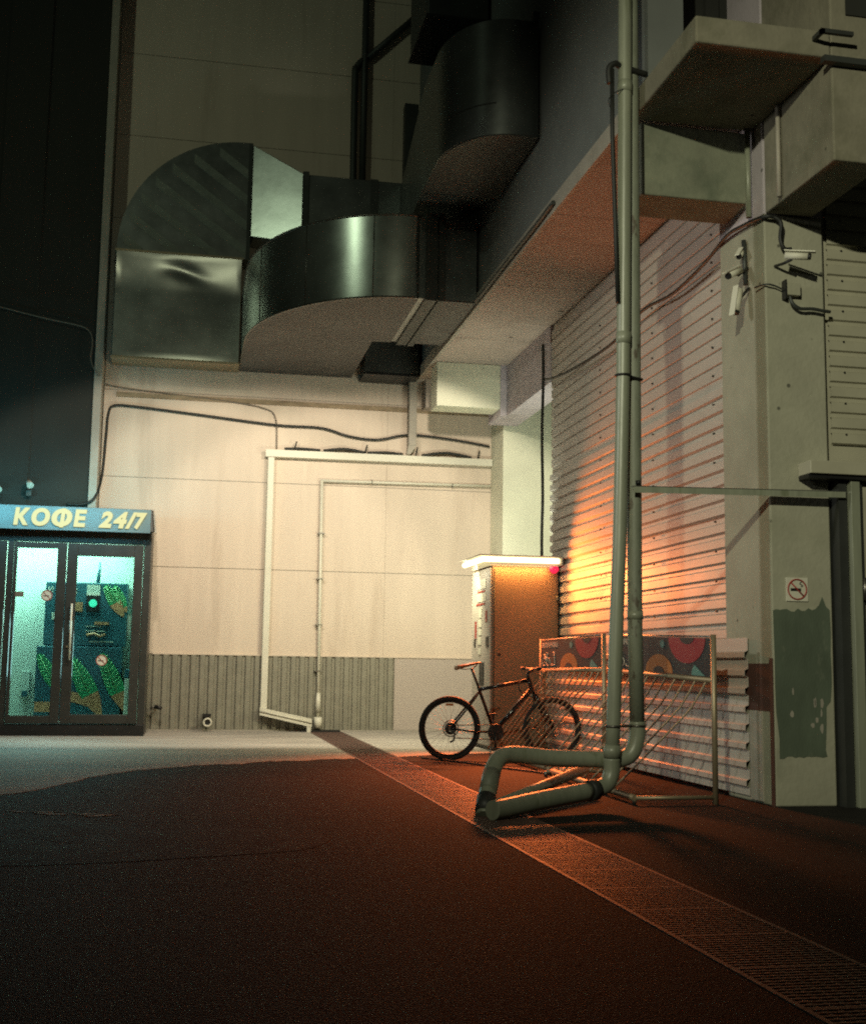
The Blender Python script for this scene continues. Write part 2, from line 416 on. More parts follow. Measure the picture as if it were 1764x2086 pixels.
# ================================================================== SETTING
g = MB()
n = 0
for (x0, x1) in ((-40, 1.83), (2.33, 40)):
    n = len(g.v); g.v += [(x0,-15,0),(x1,-15,0),(x1,40,0),(x0,40,0)]; g.face([n,n+1,n+2,n+3])
g.cur = 1
n = len(g.v); g.v += [(1.83,-15,0),(1.83,40,0),(1.83,40,-0.12),(1.83,-15,-0.12)]; g.face([n,n+1,n+2,n+3])
n = len(g.v); g.v += [(2.33,-15,0),(2.33,40,0),(2.33,40,-0.12),(2.33,-15,-0.12)]; g.face([n,n+1,n+2,n+3])
n = len(g.v); g.v += [(1.83,-15,-0.12),(2.33,-15,-0.12),(2.33,40,-0.12),(1.83,40,-0.12)]; g.face([n,n+1,n+2,n+3])
structure(g.build('ground', ['ground', 'trench']))
# pale apron by the rear wall; bright ground light put into its colour and edge
M['apron'] = mat('lit_apron_pale', (0.33, 0.30, 0.265), 0.85, var=0.22, scale=1.6, bump=0.3, bscale=60,
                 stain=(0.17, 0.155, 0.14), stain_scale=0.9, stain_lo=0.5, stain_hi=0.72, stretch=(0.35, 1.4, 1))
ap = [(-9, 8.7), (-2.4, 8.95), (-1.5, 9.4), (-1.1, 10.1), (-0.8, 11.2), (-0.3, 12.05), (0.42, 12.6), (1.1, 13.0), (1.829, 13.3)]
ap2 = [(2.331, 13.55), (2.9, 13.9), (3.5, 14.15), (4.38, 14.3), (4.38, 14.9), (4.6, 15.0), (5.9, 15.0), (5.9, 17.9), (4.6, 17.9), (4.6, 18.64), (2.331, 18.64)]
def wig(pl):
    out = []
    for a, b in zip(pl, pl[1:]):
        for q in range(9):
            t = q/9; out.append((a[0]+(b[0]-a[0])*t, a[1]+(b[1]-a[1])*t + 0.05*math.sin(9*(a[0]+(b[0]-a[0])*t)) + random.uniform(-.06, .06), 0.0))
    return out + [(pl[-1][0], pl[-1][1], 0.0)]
structure(MB().prism(wig(ap) + [(1.829, 18.64, 0.0), (-9, 18.64, 0.0)], (0,0,0.004)).build('lit_apron', 'apron'))
structure(MB().prism([(x, y, 0.0) for x, y in ap2], (0,0,0.004)).build('lit_apron', 'apron'))
# darker repair patch, a long tongue of newer asphalt on the left
pp = []
for i in range(48):
    t = 2*PI*i/48
    x = -1.9 + 2.75*math.cos(t); y = 7.25 + 0.95*math.sin(t) - 0.10*math.cos(2*t)
    pp.append((x + 0.03*math.sin(7*t), y + 0.03*math.cos(9*t), 0.0))
structure(MB().prism(pp, (0,0,0.002)).build('asphalt_patch', 'patch'))

random.seed(21)
wm = MB(); M['worn'] = mat('worn_white_paint', (0.30, 0.27, 0.21), 0.8, var=0.3, scale=20)
for i in range(26):
    t = random.random(); x = -2.2+1.9*t + random.uniform(-.03, .03); y = 9.15-0.8*t + random.uniform(-.05, .05); a = random.uniform(0.02, 0.11); b = random.uniform(0.008, 0.03)
    wm.prism([(x+a*math.cos(2*PI*k/7)*random.uniform(.6, 1), y+b*math.sin(2*PI*k/7), 0.0) for k in range(7)], (0, 0, 0.004))
structure(wm.build('worn_road_marking', 'worn'))
# drain: cast iron grates set end to end
def grate_mesh(y0):
    mb = MB()
    for x in (1.835, 2.305): mb.box(x, x+0.02, y0, y0+0.496, -0.03, 0.004)
    for k in range(8):
        x = 1.885 + k*0.052
        mb.box(x, x+0.018, y0+0.02, y0+0.476, -0.028, 0.001)
    for k in range(15):
        y = y0 + k*0.0345
        mb.box(1.855, 2.305, y, y+0.0135, -0.026, 0.003)
    return mb
g0 = grate_mesh(2.0).build('drain_grate', 'grate')
tag(g0, 'slotted cast iron grate in the long drain crossing the asphalt', 'drain grate', 'iron grates laid end to end along the drain')
g0.data.transform(Matrix.Translation((-2.08, -2.0, 0))); g0.location = (2.08, 2.0, 0)
for i in range(1, 33):
    c = g0.copy(); c.location = (2.08, 2.0+0.5*i, 0); COL.objects.link(c)

# ================================================================== REAR BUILDING
rb = thing('rear_building', 'rear building with cream wall panels above a corrugated grey skirting', 'building', (1.5, WY, 0))
mb = MB()
zs = [1.13, 2.43, 3.77, 5.10, 6.45, 7.8, 9.15, 10.5, 11.85, 13.2]
xs = [-1.38, 2.96, 9.2]
for a, b in zip(zs, zs[1:]):
    for c, d in zip(xs, xs[1:]):
        mb.box(c+0.0015, d-0.0015, WY, WY+0.3, a+0.006, b-0.006)
mb.cur = 1
mb.box(-1.38, 9.2, WY+0.012, WY+0.31, 0.0, 13.2)
mb.build('wall', ['wall', 'trim'], rb)
box(-0.5, 4.64, WY-0.045, WY, 1.125, 1.145).build('drip_ledge', 'wall', rb)
ribs(-1.3, 3.13, 0.03, 1.123, 0.135, 0.070, 0.012, 0.034, lambda a, b, d: (a, WY-0.018-d, b)).build('corrugated_skirting', 'skirt', rb)
box(3.135, 4.63, WY-0.03, WY, 0.03, 1.122).build('patterned_panel', 'checker', rb)
box(-1.3, 4.63, WY-0.05, WY, 0.0, 0.028).build('plinth', 'trim', rb)
# stained ledge strip along the joint above
M['grime'] = mat('grimy_ledge', (0.26, 0.20, 0.13), 0.9, var=0.35, scale=5, stretch=(1, 1, 3))
box(-1.2, 4.6, WY-0.035, WY-0.001, 4.99, 5.06).build('joint_trim', 'grime', rb)

db = thing('dark_building', 'unlit dark clad building at the far left behind the coffee kiosk', 'building', (-5, 18.3, 0))
ribs(-12, -1.52, 0, 13.2, 0.9, 0.6, 0.03, 0.03, lambda a, b, d: (a, 18.33-d, b)).build('wall', 'dark_wall', db)
box(-12, -1.52, 18.34, 20, 0, 13.2).build('wall_core', 'dark_wall', db)
box(-1.51, -1.39, 18.30, 18.80, 0, 13.2).build('corner_trim', 'trim', db, bevel=0.01)

# ================================================================== COFFEE KIOSK
KY = 17.30
k = thing('coffee_kiosk', 'glazed coffee kiosk with two glass doors and a lit sign, against the left wall', 'kiosk', (-2, KY, 0))
KR = -0.54; KL = -4.0
mb = MB()
mb.box(KL, KR, KY, 18.28, 0.0, 0.16)
mb.build('base_plinth', 'black', k, bevel=0.01)
mb = MB()
for x0, x1 in ((KL, KL+0.12), (-2.44, -2.36), (KR-0.10, KR)):
    mb.box(x0, x1, KY, KY+0.10, 0.16, 2.74)
mb.box(KL, KR, KY+0.002, KY+0.098, 2.62, 2.80)
mb.build('door_frame', 'brown', k, bevel=0.008)
box(KR-0.05, KR-0.003, KY+0.101, 18.28, 0.16, 2.9).build('side_wall', 'brown', k)
box(KL, KR-0.06, 18.22, 18.28, 0.16, 2.9).build('inner_wall', 'kiosk_in', k)
box(KL, KR-0.06, KY+0.11, 18.21, 0.161, 0.175).build('inner_floor', 'trim', k)
box(KL, KR-0.06, KY+0.11, 18.21, 2.86, 2.90).build('inner_ceiling', 'kiosk_in', k)
box(KR-0.075, KR-0.052, KY+0.11, 18.21, 0.18, 2.85).build('inner_side_panel', 'kiosk_in', k)
box(KL, KR-0.3, 17.6, 17.95, 2.83, 2.857).build('ceiling_light', 'lamp_in', k)
def door(x0, x1, gx0, gx1, gz0, gz1, hside):
    mb = MB(); y0, y1 = KY-0.02, KY+0.04
    mb.box(x0, gx0, y0, y1, 0.17, 2.61); mb.box(gx1, x1, y0, y1, 0.17, 2.61)
    mb.box(gx0, gx1, y0+0.001, y1-0.001, 0.172, gz0); mb.box(gx0, gx1, y0+0.001, y1-0.001, gz1, 2.608)
    d = mb.build('door', 'brown', k, bevel=0.006)
    box(gx0, gx1, KY+0.004, KY+0.012, gz0, gz1).build('glass_pane', 'glass', d)
    return d
d1 = door(-2.35, -1.665, -2.31, -1.785, 0.27, 2.53, 1)
d2 = door(-1.655, -0.645, -1.52, -0.765, 0.29, 2.44, 0)
d0 = door(-3.2, -2.45, -3.1, -2.55, 0.29, 2.45, 0)
hb = MB(); hb.tube([(-1.56, KY-0.075, 1.02), (-1.56, KY-0.075, 1.78)], 0.014, 8)
for z in (1.06, 1.74): hb.tube([(-1.56, KY-0.075, z), (-1.56, KY-0.018, z)], 0.010, 6)
hb.build('pull_handle', 'white', d2)
MB().tube([(-1.6, KY-0.04, 1.2), (-1.6, KY-0.018, 1.2)], 0.016, 10).build('lock', 'steel', d2)
def disc(c, nrm, r, th=0.002, seg=28, mbx=None):
    c = Vector(c); nrm = Vector(nrm).normalized()
    a = Vector((0,0,1)); u = nrm.cross(a).normalized(); v = nrm.cross(u)
    return (mbx or MB()).prism([tuple(c+(u*math.cos(2*PI*i/seg)+v*math.sin(2*PI*i/seg))*r) for i in range(seg)], nrm*th)
def nosmoke(c, r, parent, nrm=(0,-1,0), name='no_smoking_sticker'):
    mb = MB(); disc(c, nrm, r, 0.002, 28, mb)
    mb.cur = 1; q = Vector(c) + Vector(nrm)*0.003
    mb.ring(q, nrm, r*0.92, r*0.07, 28, 6)
    mb.tube([q + Vector((-r*0.62, 0, r*0.62)), q + Vector((r*0.62, 0, -r*0.62))], r*0.06, 6)
    mb.cur = 2; mb.box(q.x-r*0.62, q.x+r*0.40, q.y-0.0012, q.y+0.001, q.z-r*0.13, q.z+r*0.02)
    return mb.build(name, ['white', 'sign_red', 'black'], parent)
nosmoke((-1.90, KY-0.002, 1.885), 0.075, d1)
nosmoke((-1.14, KY-0.002, 1.02), 0.075, d2)
box(-2.31, -2.20, KY-0.001, KY+0.003, 1.86, 1.93).build('sticker', 'cable_g', d1)
# roof and fascia sign
rf = MB()
rf.hexa([(KL, KY-0.16, 2.78), (KR+0.03, KY-0.16, 2.78), (KR+0.03, 18.28, 2.91), (KL, 18.28, 2.91)],
        [(KL, KY-0.10, 3.10), (KR+0.0, KY-0.10, 3.10), (KR+0.0, 18.28, 3.16), (KL, 18.28, 3.16)])
roof = rf.build('roof_box', 'brown', k, bevel=0.01)
MB().prism([(KR+0.005, KY-0.12, 3.10), (KR+0.05, KY-0.30, 2.76), (KR+0.05, KY-0.10, 2.76), (KR+0.005, KY-0.02, 3.10)], (0.012, 0, 0)).build('side_flashing', 'trim', k)
sg = MB(); sg.box(-3.9, KR-0.02, KY-0.20, KY-0.165, 2.765, 3.085)
sg.build('sign_panel', mat('sign_panel_glow_tint', (0.13, 0.19, 0.20), 0.5, var=0.1), k)  # cyan glow around the letters put into the panel colour
for ch_, x_, w_ in (('К', -2.36, 0.21), ('О', -2.13, 0.24), ('О', -1.87, 0.27), ('Е', -1.58, 0.17)):
    lt = MB(); text_into(lt, ch_, 0.285, (x_, KY-0.215, 2.83), (1,0,0), (0,0,1), 0.012, w_, 0.12, 0.015)
    if ch_ == 'О' and x_ > -2: lt.prism([(-1.765, KY-0.226, 2.80), (-1.715, KY-0.226, 2.80), (-1.685, KY-0.226, 3.06), (-1.735, KY-0.226, 3.06)], (0, 0.02, 0))
    lt.build('letter', 'letters', k)
for ch_, x_, w_ in (('2', -1.25, 0.18), ('4', -1.06, 0.19), ('/', -0.90, 0.16), ('7', -0.78, 0.17)):
    lt = MB(); text_into(lt, ch_, 0.285, (x_, KY-0.215, 2.83), (1,0,0), (0,0,1), 0.012, w_, 0.25, 0.015)
    lt.build('letter', 'letters', k)
lamp('sign_halo_fill', 'AREA', (-2.2, KY-0.75, 3.05), 20, (0.22, 0.78, 0.95), (-2.0, 18.3, 2.95), shape='RECTANGLE', size=2.6, size_y=0.15)  # added cyan fill before the sign, imitates its halo
lamp('sign_bloom_fill', 'AREA', (-2.3, 17.75, 3.24), 14, (0.16, 0.58, 0.60), (-2.3, 18.3, 4.1), shape='RECTANGLE', size=2.4, size_y=0.2)  # added cyan fill on the dark wall, imitates the sign's bloom
lamp('kiosk_inner_light', 'AREA', (-2.1, 17.75, 2.80), 90, (0.48, 1.0, 0.84), (-2.1, 17.75, 0), shape='RECTANGLE', size=2.2, size_y=0.35)
lamp('kiosk_spill_light', 'AREA', (-1.9, KY-0.05, 1.6), 45, (0.45, 0.90, 0.88), (-2.4, 14.0, 0), shape='RECTANGLE', size=1.5, size_y=1.8, spread=rad(150))

# coffee machine inside
cm = thing('coffee_machine', 'tall blue coffee vending machine with leaf pictures behind the kiosk doors', 'vending machine', (-1.4, 18.0, 0.18))
MY = 17.85
box(-1.98, -0.86, MY+0.02, 18.2, 1.22, 2.11).build('upper_cabinet', 'cm_body', cm, bevel=0.012)
box(-2.06, -0.90, MY, 18.2, 0.18, 1.21).build('base_cabinet', 'cm_body', cm, bevel=0.012)
MB().tube([(-1.29, MY+0.2, 2.11), (-1.27, MY+0.2, 2.42)], [0.03, 0.012], 8).build('aerial', 'cm_body', cm)
box(-1.42, -1.24, MY+0.006, MY+0.02, 1.93, 2.08).build('price_card', 'white', cm)
scn = box(-1.42, -1.24, MY+0.004, MY+0.02, 1.70, 1.92).build('screen_panel', 'black', cm)
disc((-1.33, MY+0.003, 1.82), (0,-1,0), 0.055).build('screen', 'screen', scn)
box(-1.66, -1.47, MY+0.006, MY+0.02, 1.70, 1.83).build('menu_card', 'leaf_t', cm)
tx = MB(); text_into(tx, 'Vi', 0.10, (-1.95, MY+0.012, 1.97), (1,0,0), (0,0,1), 0.002, None, 0.2, 0.002)
tx.build('lettering', 'white', cm); tx = MB()
text_into(tx, 'S', 0.10, (-1.60, MY+0.012, 1.95), (1,0,0), (0,0,1), 0.002, None, 0.2, 0.002)
tx.build('lettering', 'white', cm); tx = MB()
tx.box(-1.42, -1.15, MY+0.010, MY+0.019, 1.425, 1.437)
tx.build('caption_line', 'white', cm); tx = MB()
tx.box(-1.36, -1.03, MY+0.010, MY+0.019, 1.275, 1.287)
tx.build('caption_line', 'white', cm)
box(-1.42, -1.2, MY+0.010, MY+0.019, 1.49, 1.50).build('caption_line', 'white', cm)
box(-1.88, -1.84, MY+0.010, MY+0.019, 1.58, 1.68).build('keypad', 'white', cm)
ch = MB(); ch.tube([(-1.40, MY+0.0, 1.37), (-1.30, MY-0.002, 1.395), (-1.22, MY, 1.36), (-1.14, MY, 1.385)], 0.018, 6)
ch.build('picture_strip', 'leaf_t', cm)
box(-1.30, -1.1, MY+0.002, MY+0.02, 1.52, 1.56).build('picture_caption', 'leaf_t', cm)
def leaf(cx, cz, L_, W_, ang, y, tip):
    """a pointed ribbed leaf picture, tip in orange"""
    mb = MB(); ca, sa = math.cos(ang), math.sin(ang)
    def P(u, v): return (cx + u*ca - v*sa, y, cz + u*sa + v*ca)
    def wd(t): return W_*math.sin(PI*min(1, t*0.93+0.05))**0.8*0.5
    nn = 16
    for i in range(nn):
        t0, t1 = i/nn, (i+1)/nn
        mb.cur = 1 if t0 > tip else 0
        mb.prism([P(t0*L_, -wd(t0)), P(t1*L_, -wd(t1)), P(t1*L_, wd(t1)), P(t0*L_, wd(t0))], (0, 0.002, 0))
    mb.cur = 2
    for i in range(1, 9):
        t = i/10*tip+0.06
        for s in (-1, 1):
            a = Vector(P(t*L_, 0)) - Vector((0, 0.002, 0)); b = Vector(P((t-0.07)*L_, s*wd(t)*0.92)) - Vector((0, 0.002, 0))
            mb.tube([a, b], 0.004, 4)
    mb.tube([Vector(P(0.02, 0))-Vector((0,.002,0)), Vector(P(L_*tip, 0))-Vector((0,.002,0))], 0.005, 4)
    return mb.build('leaf_picture', ['leaf', 'leaf_t', 'leaf_line'], cm)
leaf(-1.58, 1.05, 0.92, 0.26, rad(-62), MY-0.006, 0.62)
leaf(-1.18, 1.12, 0.88, 0.24, rad(-66), MY-0.010, 0.66)
leaf(-2.03, 1.10, 0.62, 0.20, rad(-60), MY-0.006, 0.95)
leaf(-1.18, 2.08, 0.52, 0.17, rad(-58), MY+0.012, 0.55)
leaf(-1.05, 2.08, 0.42, 0.14, rad(-64), MY+0.014, 0.8)
MB().prism([(-1.72, MY-0.004, 0.62), (-1.52, MY-0.004, 0.58), (-1.2, MY-0.004, 0.44), (-1.22, MY-0.004, 0.34), (-1.6, MY-0.004, 0.46)], (0, 0.003, 0)).build('leaf_picture', 'leaf_t', cm)
box(-2.05, -1.84, MY-0.003, MY, 0.30, 0.44).build('leaf_picture', 'leaf_t', cm)
ex = thing('wall_dispenser', 'small wall dispenser inside the kiosk beside the left glass', 'dispenser', (-2.2, 18.1, 0.5))
box(-2.28, -2.16, 18.12, 18.215, 0.52, 0.86).build('body', 'kiosk_in', ex, bevel=0.01)
box(-2.26, -2.18, 18.108, 18.12, 0.50, 0.58).build('nozzle', 'cm_body', ex)
bn = thing('waste_bin', 'pale bin with dark lid band standing at the right inside the kiosk', 'bin', (-0.8, 17.9, 0.176))
box(-0.84, -0.64, 17.72, 18.0, 0.176, 0.78).build('body', 'white', bn, bevel=0.015)
box(-0.845, -0.635, 17.715, 18.005, 0.782, 0.90).build('lid', 'cm_body', bn, bevel=0.01)

# ================================================================== DUCTS
d = thing('ventilation_duct', 'galvanised duct dropping down the rear wall with a round topped elbow', 'duct', (-0.3, 18.4, 5.5))
YA = 18.22
cv = MB(); nx_, nz_ = 40, 34
for jz in range(nz_+1):
    for ix in range(nx_+1):
        x = -1.26 + 1.845*ix/nx_; z = 5.50 + 1.60*jz/nz_
        dent = 0.022*math.exp(-((x+0.25)/0.30)**2 - ((z-6.78+0.12*math.sin(3*x))/0.10)**2) + 0.008*math.sin(5*x+2*z)*math.exp(-((z-6.7)/0.25)**2)
        edge = 0 if ix in (0, nx_) or jz in (0, nz_) else 1
        cv.v.append((x, YA - 0.05*max(0, 6.55-z) - (0.06*max(0, (z-6.55)/0.55)**2) + (dent - 0.006*math.sin(PI*ix/nx_))*edge, z))
for jz in range(nz_):
    for ix in range(nx_):
        a_ = jz*(nx_+1)+ix; cv.face([a_, a_+1, a_+nx_+2, a_+nx_+1], True)
cv.box(-1.26, 0.585, YA+0.10, WY-0.02, 5.50, 7.10)
cv.box(-1.262, -1.255, YA-0.001, YA+0.101, 5.5, 7.1); cv.box(0.580, 0.586, YA-0.001, YA+0.101, 5.5, 7.1)
cv.build('drop_section', 'metal', d)
box(-1.285, 0.61, YA-0.062, WY-0.02, 7.10, 7.135).build('flange', 'steel', d)
box(-1.275, 0.60, YA-0.06, WY-0.02, 5.47, 5.497).build('flange', 'steel', d)
pts = [(0.61, YA, 7.136)]
for i in range(29):
    t = PI - i/28*PI*0.5
    pts.append((0.60 + 1.87*math.cos(t), YA, 7.136 + 1.86*math.sin(t)))
pts = [pts[0]] + pts[1:]
pts.append((0.70, YA, 8.98)); pts.append((0.70, YA, 7.136))
el = MB().prism(pts, (0, WY-0.03-YA, 0), True)
elb = el.build('elbow', 'metal_dark', d)
st = MB()
def inside(x, z):
    return z > 7.19 and x < 0.66 and ((x-0.60)/1.82)**2 + ((z-7.136)/1.80)**2 < 1
for kx in range(-5, 9):
    # diagonal creases with painted sheen stripes, lower right to upper left
    s0 = None; a = kx*0.36
    seg = []
    for i in range(120):
        x = 0.66 - i*0.02; z = 7.19 + i*0.0145 + a*1.15 - 0.3
        if inside(x, z): seg.append((x, z))
    if len(seg) > 8:
        (xa, za), (xb, zb) = seg[0], seg[-1]
        ww = 0.15
        st.prism([(xa, YA-0.0095, za), (xb, YA-0.0095, zb), (xb, YA-0.0095, zb-ww), (xa, YA-0.0095, za-ww)], (0, 0.008, 0))
st.build('crease_sheen', 'crease', elb)
box(0.64, 0.70, YA-0.014, WY-0.03, 7.14, 8.99).build('seam', 'flange', d)
MB().hexa([(0.702, YA, 7.5), (0.702, WY-0.03, 7.5), (0.702, WY-0.03, 8.97), (0.702, YA, 8.97)],
          [(1.46, YA-0.30, 7.35), (1.46, WY-0.03, 7.35), (1.46, WY-0.03, 8.46), (1.46, YA-0.30, 8.46)]).build('reducer', 'metal', d, bevel=0.01)
box(1.461, 1.55, YA-0.32, WY-0.03, 7.32, 8.49).build('flange', 'flange', d)
box(1.551, 3.34, YA-0.30, WY-0.03, 7.35, 8.45).build('horizontal_run', 'metal_dark', d, bevel=0.01)
box(2.50, 2.62, YA-0.315, WY-0.03, 7.335, 8.465).build('flange', 'flange', d)

d = thing('ventilation_duct', 'big rounded duct bending out of the rear wall towards the soffit', 'duct', (1.8, 16, 5.5))
out = [(0.62, WY-0.02), (0.62, 16.9)]
# quarter ellipse
for i in range(1, 25):
    t = i/24*PI/2
    out.append((0.62 + 1.95*(1-math.cos(t)), 16.9 - 2.58*math.sin(t)))
plan = out + [(2.62, 14.32), (2.62, 16.4), (2.36, 16.42), (2.36, WY-0.02)]
MB().prism([(x, y, 5.5) for x, y in plan], (0, 0, 1.05), True).build('elbow', 'metal', d)
MB().prism([(x + (0.01 if x < 1 else 0), y + (0.008 if y < 18 else 0), 5.49) for x, y in plan], (0, 0, 0.008)).build('underside_shade', 'metal_under', d)  # dark sheet added to paint the shaded underside of the bend
box(2.95, 3.35, 14.34, 16.39, 5.488, 5.499).build('underside_shade', 'metal_under', d)
fm = MB()
for z in (5.49, 6.54):
    pl = out + [(2.62, 14.32)]
    fm.tube([(x, y, z+0.01) for x, y in pl], 0.014, 6)
fm.build('seam_bead', 'steel_d', d)
for kk in (6, 13, 20):
    x_, y_ = out[kk+1]
    MB().tube([(x_, y_, 5.502), (x_, y_, 6.548)], 0.007, 5).build('standing_seam', 'steel_d', d)
box(2.70, 2.84, 14.28, 16.45, 5.47, 6.58).build('flange', 'flange', d)
for z in (5.6, 5.85, 6.1, 6.35):
    for x in (2.73, 2.90): MB().tube([(x, 14.27, z), (x, 14.255, z)], 0.014, 6).build('bolt', 'steel_d', d)
box(2.621, 3.352, 14.33, 16.40, 5.502, 6.548).build('straight_run', 'metal_dark', d)
box(2.86, 2.94, 14.27, 16.46, 5.465, 6.59).build('flange', 'flange', d)

d = thing('ventilation_duct', 'dark rounded duct high up turning into the upper right wall', 'duct', (3, 13, 6.5))
out = [(3.355, 11.6), (3.1, 11.6)]
for i in range(1, 17):
    t = i/16*PI/2
    out.append((3.1 - 0.64*math.sin(t), 12.5 - 0.90*math.cos(t)))
plan = out + [(2.46, 13.3), (3.355, 13.3)]
MB().prism([(x, y, 6.46) for x, y in plan], (0, 0, 1.26), True).build('elbow', 'metal_dark', d)
MB().prism([(x + (0.01 if x < 2.6 else 0), y + (0.01 if y < 12 else 0), 6.45) for x, y in plan], (0, 0, 0.008)).build('underside_shade', 'flange', d)  # dark sheet added, paints shade under this duct
MB().hexa([(2.462, 13.301, 6.47), (3.35, 13.301, 6.47), (3.35, 13.301, 7.71), (2.462, 13.301, 7.71)],
          [(2.98, 17.85, 7.5), (3.35, 17.85, 7.5), (3.35, 17.85, 8.44), (2.98, 17.85, 8.44)]).build('sloping_run', 'metal_dark', d)
mbx = MB(); mbx.tube([(x, y, 6.80+0.0) for x, y in out[4:14]], 0.008, 6); mbx.build('seam_bead', 'flange', d)
box(3.28, 3.352, 11.54, 11.62, 7.70, 7.80).build('hanger', 'flange', d)

vb = thing('ventilation_box', 'black box unit hanging at the top edge above the ducts', 'duct box', (3, 14.4, 9))
box(2.58, 3.355, 13.8, 15.0, 8.93, 10.8).build('casing', 'flange', vb, bevel=0.02)
box(2.56, 3.355, 13.78, 15.02, 8.90, 8.929).build('flange', 'black', vb)
wbx = thing('wall_shade_box', 'dark box added for the shaded stretch of rear wall below the big duct', 'duct', (2.9, 18.2, 5.46))
box(2.50, 3.34, 18.1, WY-0.02, 5.46, 6.4).build('casing', 'flange', wbx)  # dark box stands in for the shaded wall behind the duct
box(2.49, 3.35, 18.09, WY-0.02, 5.43, 5.459).build('flange', 'black', wbx)  # bottom rim of the added wall shade box

# conduits up the rear wall
def pipe_thing(name, label, cat, paths, r, m_, seg=8, group=None, part=None):
    if len(paths) == 1:
        o = MB().tube(paths[0], r, seg).build(name, m_)
        return tag(o, label, cat, group)
    t = thing(name, label, cat, paths[0][0], group)
    for p in paths: MB().tube(p, r, seg).build(part or 'section', m_, t)
    return t
pipe_thing('conduit_pipe', 'long dark conduit with a slanting branch high on the rear wall', 'conduit',
           [[(2.455, 18.6, 8.4), (2.46, 18.6, 13.1)], [(2.50, 18.6, 10.80), (3.34, 18.6, 11.66)]], 0.055, 'flange')
pipe_thing('conduit_pipe', 'shorter dark conduit ending beside the long one on the rear wall', 'conduit',
           [smooth_path([(2.31, 18.6, 8.4), (2.30, 18.6, 10.4), (2.33, 18.6, 10.62), (2.42, 18.6, 10.75)])], 0.055, 'flange')
box(3.12, 3.34, 18.5, WY-0.01, 8.3, 10.05).build('cable_duct', 'flange')
tag(bpy.data.objects['cable_duct'], 'flat dark cable duct in the upper corner of the rear wall', 'cable duct')

# rain pipes and rails on the rear wall
dp = thing('wall_downpipe', 'flat white downpipe on the rear wall with a slanting gutter at its foot', 'downpipe', (1.15, 18.6, 0.3))
box(1.10, 1.20, 18.58, WY-0.005, 0.33, 4.16).build('pipe', 'white', dp, bevel=0.012)
gt = MB(); gt.hexa([(1.09, 18.50, 0.36), (1.09, 18.62, 0.36), (1.09, 18.62, 0.25), (1.09, 18.50, 0.25)],
                   [(1.86, 18.42, 0.20), (1.86, 18.54, 0.20), (1.86, 18.54, 0.08), (1.86, 18.42, 0.08)])
gt.tube([(1.09, 18.49, 0.31), (1.86, 18.41, 0.145)], 0.012, 6)
gt.build('outlet_gutter', 'white', dp)
box(1.79, 1.85, 18.43, 18.53, 0.0, 0.10).build('gutter_foot', 'white', dp)
tr = thing('cable_tray', 'long white cable tray above the wall conduit', 'cable tray', (2.8, 18.6, 4.2))
MB().hexa([(1.06, 18.56, 4.16), (1.06, 18.68, 4.16), (1.06, 18.68, 4.27), (1.06, 18.56, 4.27)],
          [(4.63, 18.56, 4.17), (4.63, 18.68, 4.17), (4.63, 18.68, 4.28), (4.63, 18.56, 4.28)]).build('tray', 'white', tr)
mbx = MB()
for x0, x1 in ((1.35, 1.9), (1.95, 2.6), (2.64, 3.2), (3.5, 4.3)):
    mbx.tube(smooth_path([(x0, 18.62, 4.30), ((x0+x1)/2, 18.61, 4.33+random.uniform(-.02,.03)), (x1, 18.62, 4.30)]), 0.022, 6)
for x in (1.5, 2.6, 3.4, 4.4): mbx.tube([(x, 18.6, 4.29), (x+0.03, 18.6, 4.42)], 0.012, 5)
mbx.build('cables', 'cable', tr)
cdt = thing('wall_conduit', 'thin white conduit making a corner on the rear wall right of the downpipe', 'conduit', (1.95, 18.6, 0.1))
MB().tube([(1.97, 18.63, 0.06), (1.94, 18.63, 3.83)], 0.024, 8).build('vertical_run', 'white', cdt)
MB().tube([(1.92, 18.63, 3.83), (4.62, 18.63, 3.86)], 0.022, 8).build('horizontal_run', 'white', cdt)
mbx = MB()
for x in (2.72, 4.0): MB().ring((x, 18.63, 3.84), (1,0,0), 0.030, 0.008, 14, 6).build('clip', 'steel_d', cdt)
for z in (0.9, 1.6, 2.3, 3.0): box(1.90, 2.0, 18.60, WY-0.01, z, z+0.02).build('clip', 'steel_d', cdt)
mbx = MB(); mbx.tube([(1.968, 18.62, 0.30), (1.968, 18.62, 0.58)], [0.045, 0.03], 10); mbx.tube([(1.97, 18.6, 0.06), (1.97, 18.6, 0.22)], 0.06, 12)
mbx.build('valve', 'white', cdt)
tag(box(1.72, 2.30, 18.50, 18.66, 0.0, 0.03).build('floor_strip', 'black'), 'black rubber strip on the ground at the foot of the wall conduit', 'rubber strip')
dd = thing('drop_pipe', 'grey square drop pipe from the soffit corner down to the cable tray', 'pipe', (3.33, 18.6, 4.3))
box(3.26, 3.38, 18.45, 18.57, 4.42, 5.50).build('pipe', 'trim', dd, bevel=0.01)
MB().hexa([(3.26, 18.45, 4.419), (3.38, 18.45, 4.419), (3.38, 18.57, 4.419), (3.26, 18.57, 4.419)],
          [(3.24, 18.50, 4.29), (3.30, 18.50, 4.29), (3.30, 18.57, 4.29), (3.24, 18.57, 4.29)]).build('spout', 'trim', dd)
